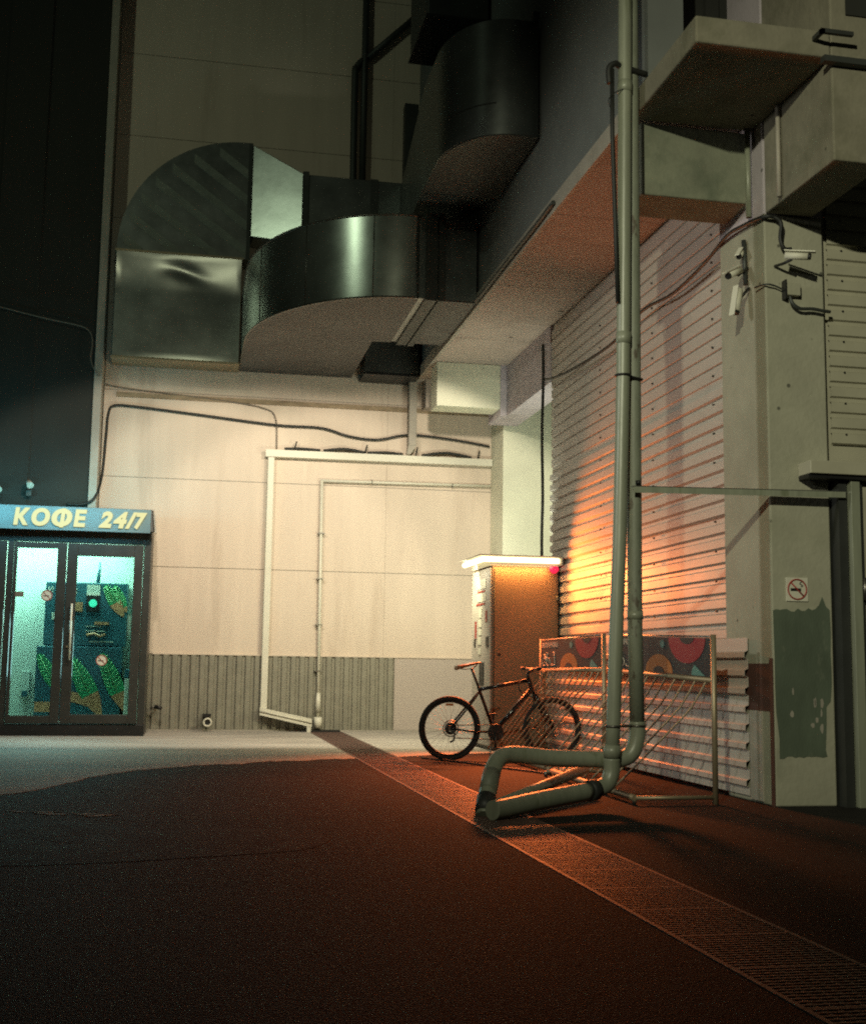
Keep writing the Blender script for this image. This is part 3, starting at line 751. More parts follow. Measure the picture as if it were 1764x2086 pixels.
for (nm, lb, pos, r_) in (('drain_outlet', 'round white drain outlet poking from the corrugated skirting', (0.33, 18.45, 0.16), 0.055),):
    t = thing(nm, lb, 'pipe outlet', pos)
    MB().tube([(pos[0], 18.68, pos[2]), (pos[0], pos[1]+0.03, pos[2]-0.02)], r_*0.85, 14).build('pipe', 'white', t)
    MB().ring((pos[0], pos[1], pos[2]-0.02), (0,1,0.1), r_, 0.014, 20, 8).build('collar', 'white', t)
    box(pos[0]-0.07, pos[0]+0.05, 18.50, 18.67, pos[2]+0.06, pos[2]+0.10).build('bracket', 'black', t)
    disc((pos[0], pos[1]+0.012, pos[2]-0.02), (0,-1,0), r_*0.8).build('opening', 'black', t)
t = thing('garden_tap', 'small dark tap stub by the kiosk corner near the ground', 'tap', (-0.42, 18.6, 0.36))
MB().tube([(-0.42, 18.68, 0.36), (-0.42, 18.50, 0.36), (-0.38, 18.46, 0.35), (-0.34, 18.44, 0.34)], 0.028, 8).build('spout', 'black', t)
MB().tube([(-0.50, 18.55, 0.33), (-0.42, 18.55, 0.37)], 0.02, 8).build('handle', 'steel_d', t)

# cables on the rear wall
def cable(label, pts, r, m_='cable', n=6):
    o = MB().tube(smooth_path(pts, n), r, 6).build('cable', m_); return tag(o, label, 'cable')
cable('thick black cable sagging across the cream rear wall', [(-1.8, 18.27, 3.27), (-1.55, 18.26, 3.28), (-1.40, 18.28, 3.40), (-1.34, 18.5, 3.75), (-1.32, 18.62, 4.3),
       (-1.30, 18.64, 4.72), (-1.22, 18.65, 4.84), (-0.9, 18.65, 4.84), (0.0, 18.65, 4.77), (1.2, 18.65, 4.67), (1.9, 18.65, 4.66), (2.35, 18.65, 4.55),
       (2.8, 18.65, 4.52), (3.3, 18.65, 4.62), (4.0, 18.65, 4.58), (4.6, 18.65, 4.5)], 0.021)
cable('thin pinkish wire crossing the dark wall and running down beside the tray', [(-3.2, 18.24, 6.20), (-2.3, 18.24, 6.02), (-1.75, 18.24, 5.93), (-1.60, 18.24, 5.85), (-1.55, 18.24, 5.7),
       (-1.56, 18.24, 5.42), (-1.45, 18.26, 5.22), (-1.25, 18.66, 5.14), (0.3, 18.66, 5.02), (1.0, 18.67, 4.93), (1.2, 18.67, 4.78), (1.23, 18.67, 4.3)], 0.010, 'cable_g')
for x, z, lb in ((-2.31, 3.52, 'small pale lamp head on the dark wall above the kiosk sign'), (-2.74, 3.44, 'small pale lamp head at the left edge above the kiosk')):
    t = thing('wall_lamp', lb, 'wall lamp', (x, 18.3, z))
    MB().tube([(x, 18.30, z), (x, 18.15, z+0.02)], 0.018, 8).build('arm', 'steel_d', t)
    MB().tube([(x-0.03, 18.16, z+0.05), (x+0.02, 18.06, z-0.03)], [0.03, 0.05], 12).build('head', 'trim', t)
    box(x-0.05, x+0.02, 18.2, 18.299, z-0.16, z-0.08).build('junction_box', 'flange', t)

# ================================================================== RIGHT BUILDING
XF, ZS = 3.36, 5.463
rbld = thing('right_building', 'large right hand building with an overhanging upper storey and soffit', 'building', (4.5, 13, 0))
box(XF+0.03, XF+0.33, 8.62, WY-0.001, ZS+0.16, 13.2).build('upper_wall', 'upper', rbld)
sf = MB()
for a, b in ((8.85, 11.15), (11.158, 13.45), (13.458, 15.85), (15.858, WY-0.002)):
    sf.box(XF+0.05, WX+0.3, a, b, ZS, ZS+0.12)
sf.cur = 1; sf.box(XF+0.06, WX+0.3, 8.9, WY-0.003, ZS+0.015, ZS+0.14)
sf.build('soffit', ['soffit', 'black'], rbld)
box(XF, XF+0.048, 8.62, WY-0.002, ZS-0.012, ZS+0.158).build('fascia', 'trim', rbld, bevel=0.006)
# end beam of the soffit near the rear wall
box(3.44, 4.40, 17.18, 17.62, 4.80, ZS-0.002).build('end_beam', 'pale', rbld, bevel=0.01)
box(3.50, 4.62, 18.35, WY-0.003, 5.02, ZS-0.002).build('wall_beam', 'soffit', rbld)
# beam on the shutter wall above the recess and the recess walls
box(WX, WX+0.35, 14.96, 17.9, 4.70, ZS-0.001).build('lintel', 'concrete_side', rbld)
box(4.64, 6.2, 17.92, WY-0.002, 0, 5.46).build('rear_pillar', 'pale', rbld, bevel=0.01)
box(4.402, 4.499, 17.18, 17.92, 4.70, ZS-0.001).build('pillar_head', 'concrete_side', rbld)
box(6.0, 6.2, 14.9, 17.9, 0, 4.69).build('recess_wall', 'pale', rbld)
box(WX+0.06, WX+0.36, 9.421, 14.95, 0, ZS-0.001).build('shutter_backing_wall', 'concrete_side', rbld)
box(WX+0.35, 6.0, 14.90, 14.95, 0, ZS-0.001).build('recess_return', 'pale', rbld)
# front beam and pillar
box(XF+0.04, 4.339, 8.82, 9.30, 4.76, 5.36).build('front_beam', 'beam', rbld, bevel=0.012)
pl = MB(); pl.box(4.34, 4.84, 8.60, 9.42, 0, 4.60)
pl.build('corner_pillar', 'concrete', rbld, bevel=0.012)
box(4.34, 4.84, 8.605, 9.42, 4.601, 13.2).build('upper_pillar', 'concrete_side', rbld)
# painted patches on the pillar
gp = []
random.seed(3)
X0, X1 = 4.346, 4.815
top = [(X0 + (X1-X0)*i/16, 1.47 + random.uniform(-.015, .015) + (0.10 if i == 14 else (0.04 if i in (13, 15) else 0))) for i in range(17)]
rightside = [(X1 + random.uniform(-.012, .008) - (0.05 if z < 0.75 else 0), z) for z in (1.3, 1.15, 1.0, 0.9, 0.78, 0.74, 0.6, 0.5, 0.42)]
bot = [(X1-0.05 - (X1-X0-0.08)*i/12, 0.36 + random.uniform(-.01, .012)) for i in range(13)]
leftside = [(X0 + random.uniform(0, .01) + (0.03 if z < 0.6 else 0), z) for z in (0.5, 0.7, 0.9, 1.1, 1.3)]
MB().prism([(x, 8.598, z) for x, z in top+rightside+bot+leftside], (0, -0.002, 0)).build('green_paint_patch', 'green', rbld)
random.seed(5)
for i in range(9):
    cx_ = random.choice((4.50, 4.52, 4.68, 4.70, 4.74, 4.40)) + random.uniform(-.03, .03); cz_ = random.uniform(0.42, 0.86)
    ww_, hh_ = random.uniform(.006, .022), random.uniform(.012, .06)
    MB().prism([(cx_+ww_*math.cos(2*PI*q/8)*random.uniform(.5, 1), 8.596, cz_+hh_*math.sin(2*PI*q/8)*random.uniform(.6, 1)) for q in range(8)], (0, -0.001, 0)).build('paint_chip', 'trim', rbld)
box(4.3365, 4.339, 8.66, 9.22, 0.70, 1.06).build('red_paint_band', 'redband', rbld)
mbx = MB(); mbx.box(4.325, 4.338, 8.78, 8.93, 0.02, 0.695); mbx.box(4.325, 4.338, 8.945, 8.985, 0.02, 0.69)
mbx.build('skirting_boards', 'trim', rbld)
box(4.326, 4.339, 8.60, 8.64, 0.0, 1.1).build('corner_bead', 'redband', rbld)
# cheek wall and slab canopy over the corner
box(4.35, 4.75, 7.54, 8.598, 4.60, 13.2).build('cheek_wall', 'concrete_w', rbld, bevel=0.012)
box(3.32, 4.348, 7.54, 8.80, 5.365, 5.565).build('canopy_slab', 'concrete_w', rbld, bevel=0.015)
lv = ribs(3.4, 4.34, 5.6, 13, 0.24, 0.12, 0.01, 0.03, lambda a, b, dd_: (a, 9.2-dd_, b))
lv.build('recessed_screen', 'dark_wall', rbld)
box(3.71, 4.34, 9.0, 9.6, 5.57, 5.6).build('recess_floor', 'dark_wall', rbld)
box(4.47, 4.75, 7.525, 7.539, 5.70, 7.0).build('dark_window', 'dark_wall', rbld)
# rod and rail on cheek wall
mbx = MB(); mbx.box(4.20, 4.45, 7.40, 7.43, 5.47, 5.50); mbx.box(4.20, 4.23, 7.40, 7.53, 5.47, 5.50)
mbx.box(4.26, 4.9, 7.47, 7.53, 5.30, 5.345)
mbx.build('rail_bracket', 'flange', rbld)
# olive corrugated siding right of the pillar
ribs(2.78, 9.0, 4.90, 9.5, 0.125, 0.075, 0.010, 0.022, lambda a, b, dd_: (b, 8.66-dd_, a)).build('corrugated_siding', 'siding', rbld)
box(4.845, 9.5, 8.68, 9.0, 0, 13.2).build('siding_wall', 'siding', rbld)
sc_ = MB()
for z in [2.86+0.25*i for i in range(11)]:
    MB().tube([(5.02, 8.638, z), (5.02, 8.628, z)], 0.008, 6).build('screw', 'black', rbld)
# service door frame and header
sdr = thing('service_door', 'pale metal service door in a dark channel frame at the right edge', 'door', (5.4, 8.5, 0))
box(4.86, 4.93, 8.50, 8.66, 0, 2.50).build('jamb', 'frame_dark', sdr)
box(4.945, 5.02, 8.46, 8.66, 0, 2.50).build('jamb', 'pipe', sdr, bevel=0.004)
box(5.035, 5.06, 8.50, 8.66, 0, 2.48).build('jamb', 'frame_dark', sdr)
box(5.075, 6.2, 8.53, 8.60, 0.02, 2.46).build('leaf', 'siding', sdr, bevel=0.005)
mbx = MB()
for z in (0.3, 0.75, 1.2, 1.65, 2.1): mbx.tube([(5.13, 8.53, z), (5.13, 8.515, z)], 0.012, 8)
mbx.build('bolts', 'black', sdr)
MB().tube([(5.045, 8.47, 1.55), (5.045, 8.47, 1.72)], 0.02, 8).build('hinge', 'steel_d', sdr)
hd = MB(); hd.box(4.58, 6.2, 8.40, 8.595, 2.50, 2.60)
hd.build('header_channel', 'siding', sdr, bevel=0.006)
box(4.58, 6.2, 8.43, 8.59, 2.47, 2.498).build('header_shadow_gap', 'black', sdr)

# corrugated shutters wall
sh = thing('roller_shutter', 'tall cream corrugated shutter wall glowing orange near the lamp', 'shutter', (WX, 12, 1))
def XW(a, b, dd_): return (WX+0.05-dd_-0.02, b, a)
ribs(3.56, 5.44, 9.74, 14.93, 0.131, 0.098, 0.008, 0.022, XW).build('upper_sheet', 'shutter', sh)
ribs(2.33, 3.575, 9.73, 14.94, 0.131, 0.070, 0.016, 0.034, lambda a, b, dd_: (WX+0.045-dd_-0.02, b, a)).build('middle_sheet', 'shutter', sh)
ribs(1.00, 2.345, 9.735, 14.935, 0.131, 0.070, 0.016, 0.034, lambda a, b, dd_: (WX+0.057-dd_-0.02, b, a)).build('lower_sheet', 'shutter', sh)
sc_ = MB()
for z in [1.25+0.262*i for i in range(15)]:
    for y in (9.95, 11.4, 13.0): sc_.tube([(WX+0.01, y, z), (WX-0.008, y, z)], 0.010, 6)
sc_.build('screws', 'black', sh)
ls = thing('corrugated_panel', 'low corrugated panel with wide flats in front of the shutter wall', 'panel', (4.32, 12, 0))
ribs(0.04, 1.262, 9.00, 14.45, 0.142, 0.040, 0.014, 0.030, lambda a, b, dd_: (4.325-dd_, b, a), phase=0.06).build('sheet', 'shutter', ls)

# cable along the shutters
cable('thick dark cable looping across the shutter wall up to the corner pillar',
      [(4.42, 14.9, 4.72), (4.40, 14.3, 4.62), (4.40, 13.4, 4.55), (4.40, 12.3, 4.52), (4.40, 11.4, 4.62), (4.40, 10.6, 4.56), (4.36, 9.8, 4.58), (4.30, 9.2, 4.62),
       (4.30, 8.9, 4.60), (4.32, 8.58, 4.56), (4.40, 8.54, 4.55), (4.45, 8.53, 4.50), (4.44, 8.53, 4.38), (4.47, 8.53, 4.30), (4.53, 8.53, 4.30)], 0.016)
cable('thin black cable drooping down the far edge of the shutter wall',
      [(4.40, 14.96, 5.2), (4.41, 14.98, 4.7), (4.39, 14.96, 4.0), (4.41, 14.99, 3.2), (4.39, 14.96, 2.6), (4.41, 14.97, 1.6)], 0.020)
cable('short dark pipe clipped along the lower edge of the soffit fascia',
      [(3.335, 14.3, 5.50), (3.33, 13.6, 5.49), (3.33, 12.6, 5.50), (3.33, 11.7, 5.50), (3.335, 11.0, 5.52)], 0.024, 'flange')

cable('black cable lying on the ground beneath the bicycle and far rack',
      [(2.55, 13.3, 0.012), (2.9, 12.6, 0.012), (3.1, 12.0, 0.012), (3.28, 11.6, 0.012), (3.40, 11.3, 0.012)], 0.011)
# security cameras
def seccam(label, mount, body0, body1, r=0.028):
    t = thing('security_camera', label, 'security camera', mount)
    b0, b1 = Vector(body0), Vector(body1); ax = (b1-b0).normalized()
    MB().tube([b0, b1], r, 12).build('body', 'white', t)
    MB().tube([b1, b1+ax*0.02], r*0.92, 12).build('lens', 'black', t)
    s = ax.cross(Vector((0,0,1))).normalized()
    q0 = b0 - ax*0.01; q1 = b1 + ax*0.05; up = s.cross(ax)*(r+0.006)
    MB().prism([q0+up-s*r*.8, q0+up+s*r*.8, q1+up+s*r*.8, q1+up-s*r*.8], (0, 0, 0.008)).build('hood', 'white', t)
    mid = (b0*0.7+b1*0.3)
    MB().tube([Vector(mount), (Vector(mount)+mid)/2 + Vector((0,0,-0.02)), mid-up*0.9], 0.012, 8).build('bracket', 'black', t)
    return t
seccam('white security camera pointing right on the front of the corner pillar', (4.42, 8.59, 4.17), (4.42, 8.42, 4.20), (4.56, 8.32, 4.17))
seccam('white security camera pointing left from a dark arm beside the pillar', (4.33, 8.88, 4.24), (4.25, 8.85, 4.21), (4.12, 8.78, 4.13))
seccam('pale security camera hanging downwards below the others on the pillar side', (4.33, 8.86, 4.07), (4.24, 8.86, 4.05), (4.20, 8.84, 3.86), 0.034)
seccam('small dome ended camera tucked under the beam at the pillar side', (4.33, 8.95, 4.42), (4.29, 8.9, 4.38), (4.25, 8.86, 4.33), 0.024)
pipe_thing('bracket_arm', 'dark upright strut carrying the cameras on the pillar side', 'bracket', [[(4.31, 8.9, 4.48), (4.31, 8.88, 4.10)]], 0.020, 'flange')
jb = thing('junction_box', 'square junction box with a flexible conduit on the corner pillar', 'junction box', (4.55, 8.58, 3.97))
box(4.49, 4.61, 8.54, 8.598, 3.93, 4.03).build('box', 'concrete', jb, bevel=0.006)
box(4.478, 4.489, 8.53, 8.598, 3.90, 4.05).build('side_plate', 'black', jb)
MB().tube(smooth_path([(4.52, 8.55, 3.92), (4.54, 8.54, 3.86), (4.60, 8.54, 3.825), (4.70, 8.54, 3.83), (4.80, 8.54, 3.82), (4.86, 8.55, 3.82)]), 0.014, 8).build('conduit', 'flange', jb)
MB().tube(smooth_path([(4.48, 8.56, 3.97), (4.40, 8.56, 4.00), (4.33, 8.57, 4.01), (4.30, 8.7, 4.02)]), 0.007, 6).build('wire', 'flange', jb)
# vertical conduits below the slab at the cheek
pipe_thing('conduit_pipe', 'thin pale vertical pipe in the corner under the canopy slab', 'conduit', [[(4.29, 8.76, 4.62), (4.29, 8.76, 5.355)]], 0.024, 'pipe')
pipe_thing('conduit_pipe', 'slim grey vertical pipe next to the cheek wall under the slab', 'conduit', [[(4.32, 8.30, 4.62), (4.32, 8.30, 5.355)]], 0.018, 'trim')
# no smoking sign on the pillar
ns = thing('no_smoking_sign', 'square white no smoking sign on the corner pillar above the green paint', 'sign', (4.54, 8.59, 1.62))
box(4.455, 4.635, 8.588, 8.597, 1.535, 1.715).build('plate', 'white', ns)
mbx = MB(); q = Vector((4.545, 8.585, 1.625)); mbx.ring(q, (0,1,0), 0.076, 0.006, 30, 6)
mbx.tube([q+Vector((-0.052,0,0.052)), q+Vector((0.052,0,-0.052))], 0.006, 6)
mbx.cur = 1; mbx.box(q.x-0.055, q.x+0.03, 8.5835, 8.5865, q.z-0.012, q.z+0.008)
mbx.tube(smooth_path([(q.x+0.03, 8.585, q.z+0.02), (q.x+0.045, 8.585, q.z+0.03), (q.x+0.02, 8.585, q.z+0.045), (q.x+0.04, 8.585, q.z+0.06)]), 0.003, 5)
mbx.build('symbol', ['sign_red', 'black'], ns)

# ================================================================== STREET PIPES
PYY = 8.55
Y2 = 8.62
pp_ = thing('rain_pipe', 'tall green grey downpipe nearest to the camera side, turning back along the ground', 'downpipe', (3.04, PYY, 0))
MB().tube([(3.040, PYY, 0.36), (3.054, PYY, 0.62), (3.085, PYY, 1.45), (3.11, PYY, 2.0), (3.142, PYY, 3.2), (3.160, PYY, 4.6), (3.175, PYY, 6.2), (3.18, PYY, 9.0)], 0.052, 22).build('pipe', 'pipe', pp_)
for z, x, r_ in ((0.41, 3.042, 0.062), (3.49, 3.146, 0.056), (5.5, 3.168, 0.056)):
    MB().tube([(x, PYY, z-0.045), (x+0.002, PYY, z+0.045)], r_, 20).build('collar', 'pipe', pp_)
MB().tube(smooth_path([(3.040, PYY, 0.36), (3.035, PYY, 0.25), (2.99, PYY-0.015, 0.175), (2.90, PYY-0.05, 0.145)]), 0.060, 18).build('elbow', 'pipe', pp_)
MB().tube([(2.90, PYY-0.05, 0.145), (2.83, PYY-0.09, 0.138)], 0.074, 18).build('coupling', 'frame_dark', pp_)
MB().tube(smooth_path([(2.83, PYY-0.09, 0.135), (2.4, 8.21, 0.10), (2.09, 8.03, 0.068), (2.01, 7.98, 0.066)]), 0.064, 18).build('ground_pipe', 'pipe', pp_)
p2 = thing('rain_pipe', 'second downpipe with peeling paint, bending left to a low level loop above the ground', 'downpipe', (3.25, Y2, 0))
MB().tube([(3.262, Y2, 0.62), (3.250, Y2, 1.3), (3.252, Y2, 3.5), (3.250, Y2, 5.65), (3.250, Y2, 9.0)], 0.055, 22).build('pipe', 'pipe_rust', p2)
lp = smooth_path([(3.262, Y2, 0.62), (3.258, Y2, 0.50), (3.215, Y2, 0.39), (3.11, Y2, 0.345), (2.9, 8.61, 0.35), (2.6, 8.60, 0.36), (2.33, 8.57, 0.385), (2.20, 8.52, 0.365), (2.12, 8.44, 0.27), (2.06, 8.32, 0.14), (2.01, 8.2, 0.0)])
MB().tube(lp, 0.060, 22).build('horizontal_loop', 'pipe', p2)
MB().tube([(3.251, Y2, 1.37), (3.251, Y2, 1.43)], 0.060, 18).build('collar', 'pipe', p2)
MB().tube([(2.05, 8.30, 0.12), (2.015, 8.215, 0.02)], 0.068, 16).build('coupling', 'frame_dark', p2)
MB().tube([(2.12, 8.44, 0.27), (2.066, 8.33, 0.155)], 0.063, 16).build('taped_section', 'pipe_rust', p2)
p3 = pipe_thing('strut_pipe', 'thin grey strut lying between the low pipes on the ground', 'pipe', [[(2.07, 8.12, 0.08), (3.17, 9.55, 0.20)]], 0.040, 'pipe', 12)
cl = thing('pipe_clamp', 'steel clamp joining the two downpipes near their feet', 'clamp', (3.15, PYY, 0.6))
mbx = MB(); mbx.ring((3.053, PYY, 0.59), (0,0,1), 0.057, 0.009, 20, 6); mbx.ring((3.262, Y2, 0.59), (0,0,1), 0.060, 0.009, 20, 6)
mbx.tube([(3.085, PYY-0.01, 0.59), (3.22, Y2-0.02, 0.59)], 0.012, 6)
mbx.build('band', 'steel_d', cl)
cl = thing('pipe_clamp', 'dark clamp joining the two downpipes high above the brace', 'clamp', (3.2, PYY, 3.2))
mbx = MB(); mbx.ring((3.142, PYY, 3.20), (0,0,1), 0.057, 0.009, 20, 6); mbx.ring((3.252, Y2, 3.19), (0,0,1), 0.060, 0.009, 20, 6)
mbx.tube([(3.15, PYY-0.02, 3.20), (3.30, Y2-0.06, 3.18)], 0.010, 6)
mbx.build('band', 'black', cl)
br = thing('wall_brace', 'long angle iron brace from the downpipes to the door frame', 'brace', (4.2, 8.5, 2.3))
a0 = Vector((3.20, 8.50, 2.305)); a1 = Vector((4.90, 8.46, 2.33)); dz = Vector((0,0,0.045)); dy = Vector((0.0, 0.04, 0))
MB().hexa([a0, a0+dz, a0+dz+dy*0.1, a0+dy*0.1], [a1, a1+dz, a1+dz+dy*0.1, a1+dy*0.1]).build('web', 'pipe', br)
MB().hexa([a0+dz, a0+dz+dy, a0+dz+dy+Vector((0,0,.006)), a0+dz+Vector((0,0,.006))], [a1+dz, a1+dz+dy, a1+dz+dy+Vector((0,0,.006)), a1+dz+Vector((0,0,.006))]).build('flange', 'frame_dark', br)
MB().tube([(3.25, 8.53, 2.37), (3.25, 8.53, 2.40)], 0.022, 8).build('bolt', 'black', br)
c2 = thing('cable_bundle', 'thin black rod with a loop of wire beside the top of the downpipes', 'cable bundle', (3.07, 8.5, 4.5))
MB().tube([(3.055, 8.52, 5.62), (3.055, 8.52, 5.1), (3.075, 8.52, 4.4), (3.09, 8.51, 3.75)], 0.018, 8).build('rod', 'cable', c2)
MB().tube(smooth_path([(3.035, 8.52, 5.50), (3.03, 8.52, 5.62), (3.08, 8.52, 5.67), (3.14, 8.54, 5.66), (3.36, 8.58, 5.64)]), 0.024, 8).build('hook', 'cable', c2)
MB().tube(smooth_path([(3.03, 8.50, 5.30), (3.02, 8.50, 5.36), (3.07, 8.50, 5.42), (3.14, 8.50, 5.46)]), 0.004, 5).build('wire', 'cable', c2)

# ================================================================== TICKET / WATER MACHINE
vm = thing('vending_machine', 'tall free standing water vending machine with a glowing lamp canopy', 'vending machine', (4.0, 15, 0))
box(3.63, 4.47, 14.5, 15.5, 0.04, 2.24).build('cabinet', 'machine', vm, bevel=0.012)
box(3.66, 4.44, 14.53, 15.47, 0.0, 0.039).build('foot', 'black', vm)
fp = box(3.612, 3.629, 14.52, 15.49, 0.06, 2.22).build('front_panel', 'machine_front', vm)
mbx = MB()
def FP(y0, y1, z0, z1, dx=0.005): mbx.box(3.611-dx, 3.6115, y0, y1, z0, z1)
FP(14.75, 15.2, 1.98, 2.10); FP(14.75, 15.2, 1.82, 1.93); FP(14.95, 15.1, 1.62, 1.74)
FP(14.96, 15.12, 1.50, 1.60); FP(14.96, 15.12, 1.40, 1.48); FP(14.98, 15.14, 1.28, 1.38); FP(14.98, 15.12, 1.16, 1.24)
mbx.build('stickers', 'white', fp)
mbx = MB(); FP(14.68, 14.76, 1.56, 1.70); FP(15.24, 15.32, 1.36, 1.58); FP(14.80, 15.18, 1.935, 1.955); FP(14.80, 15.25, 1.78, 1.80); mbx.build('red_labels', 'sign_red', fp)
for q in ((14.60, 14.72, 1.25, 1.38), (14.82, 15.05, 0.78, 1.06), (15.28, 15.34, 1.26, 1.36)):
    mbx = MB(); FP(*q, 0.008); mbx.build('slot', 'black', fp)
MB().tube([(3.655, 14.494, 0.08), (3.655, 14.494, 2.2)], 0.004, 6).build('edge_seam', 'black', vm)
MB().tube([(3.72, 14.50, 1.16), (3.72, 14.488, 1.16)], 0.02, 8).build('lock', 'black', vm)
cn = MB(); cn.box(3.44, 4.49, 14.38, 15.52, 2.356, 2.368)
cn.build('canopy_top', 'machine_front', vm)
MB().tube([(3.50, 14.44, 2.315), (4.46, 14.44, 2.315)], 0.032, 14).build('light_tube', 'lamp', vm)
MB().tube([(3.50, 14.44, 2.315), (3.50, 15.48, 2.315)], 0.032, 14).build('light_tube', 'lamp', vm)
box(3.60, 4.47, 14.50, 15.50, 2.241, 2.352).build('lamp_housing', 'machine_front', vm)
box(4.472, 4.488, 14.35, 15.51, 2.258, 2.355).build('end_cap', 'trim', vm)
box(3.66, 4.44, 14.494, 14.499, 0.10, 2.18).build('side_door', 'machine', vm)
for z in (0.45, 1.85): MB().tube([(4.455, 14.488, z-0.04), (4.455, 14.488, z+0.04)], 0.010, 8).build('hinge', 'steel_d', vm)
rl = MB(); rl.tube([(4.39, 14.42, 2.245), (4.39, 14.42, 2.20), (4.39, 14.42, 2.16)], [0.05, 0.06, 0.02], 14)
rl.build('red_beacon', 'lamp_red', vm)
lamp('machine_shutter_light', 'AREA', (3.92, 14.22, 2.08), 66, (1.0, 0.235, 0.045), (4.5, 12.3, 1.9), shape='RECTANGLE', size=0.5, size_y=0.25, spread=rad(146))
lamp('machine_front_light', 'AREA', (3.9, 14.25, 2.23), 105, (1.0, 0.17, 0.04), (3.2, 12.5, 0.0), shape='RECTANGLE', size=0.8, size_y=0.12, spread=rad(84))
lamp('machine_panel_light', 'AREA', (3.38, 15.0, 2.22), 3.5, (1.0, 0.92, 0.66), (3.62, 15.0, 1.2), shape='RECTANGLE', size=0.8, size_y=0.05)
lamp('pillar_fill_light', 'AREA', (4.3, 15.1, 2.50), 42, (0.92, 1.0, 0.80), (4.7, 17.6, 4.4), shape='RECTANGLE', size=0.9, size_y=0.2)  # added fill above the canopy to brighten the rear pillar
lamp('machine_face_light', 'AREA', (4.0, 14.40, 2.24), 12, (1.0, 0.42, 0.10), (4.0, 14.62, 1.0), shape='RECTANGLE', size=0.8, size_y=0.05)
lamp('machine_side_light', 'AREA', (3.26, 15.0, 2.30), 66, (1.0, 0.93, 0.58), (2.3, 16.6, 1.0), shape='RECTANGLE', size=0.8, size_y=0.1)

# ================================================================== BIKE RACKS
def board_mesh(yf, yn, z0f, z0n, hh, x):
    """yf far end, yn near end"""
    mb = MB(); Ln = yf-yn
    def P(u, v, dx=0.0):   # u metres from the near end, v height
        t = u/Ln; return (x-dx, yn+u, z0n+(z0f-z0n)*t+v)
    mb.prism([P(0,0,.0), P(Ln,0), P(Ln,hh), P(0,hh)], (0.012,0,0))
    def poly(pts, mi, dx):
        mb.cur = mi; mb.prism([P(u,v,dx) for u, v in pts], (0.0018,0,0))
    def half(uc, hw, v0, dep, mi, dx, n=20):
        poly([(uc+hw*math.cos(PI*i/n), v0+dep*math.sin(PI*i/n)) for i in range(n+1)], mi, dx)
    half(0.46, 0.37, hh-0.003, -0.205, 1, 0.003); half(0.44, 0.14, hh-0.003, -0.05, 0, 0.006)
    half(1.05, 0.30, 0.003, 0.15, 2, 0.003); half(1.05, 0.12, 0.003, 0.05, 0, 0.006)
    poly([(0.97+0.05*math.cos(2*PI*i/16), 0.24+0.034*math.sin(2*PI*i/16)) for i in range(16)], 3, 0.003)
    poly([(0.10,0.003), (0.36,0.003), (0.345,0.05), (0.30,0.085), (0.24,0.06), (0.16,0.025)], 3, 0.003)
    mb.cur = 4
    tmb = MB(); text_into(tmb, 'ВЕЛОПАРКОВКА', 0.07, (0,0,0), (1,0,0), (0,1,0), 0.0008, 0.60, 0, 0.0012)
    n0 = len(mb.v)
    for (a, b, c) in tmb.v: mb.v.append(P(Ln-0.05-a, hh-0.075+b, 0.0035-c))
    for f in tmb.f: mb.face([n0+i for i in f])
    def line(u0, v0, u1, v1, wd=0.006):
        mb.tube([P(u0,v0,0.003), P(u1,v1,0.003)], wd, 4)
    # bicycle seen from the front with two round wheels, and a scooter
    for uc in (Ln-0.13, Ln-0.28):
        pts = [P(uc+0.07*math.cos(2*PI*i/20), 0.065+0.042*math.sin(2*PI*i/20), 0.003) for i in range(21)]
        mb.tube(pts, 0.005, 4)
    for a in ((Ln-.13,.065,Ln-.20,.12), (Ln-.20,.12,Ln-.28,.065), (Ln-.13,.065,Ln-.21,.065), (Ln-.21,.065,Ln-.16,.14), (Ln-.21,.065,Ln-.25,.13), (Ln-.16,.12,Ln-.25,.12), (Ln-.25,.13,Ln-.26,.155), (Ln-.13,.145,Ln-.18,.145), (Ln-.23,.157,Ln-.28,.157),
              (Ln-.40,.03,Ln-.54,.03), (Ln-.54,.03,Ln-.50,.17), (Ln-.48,.17,Ln-.53,.17), (Ln-.40,.03,Ln-.40,.05)): line(*a)
    return mb
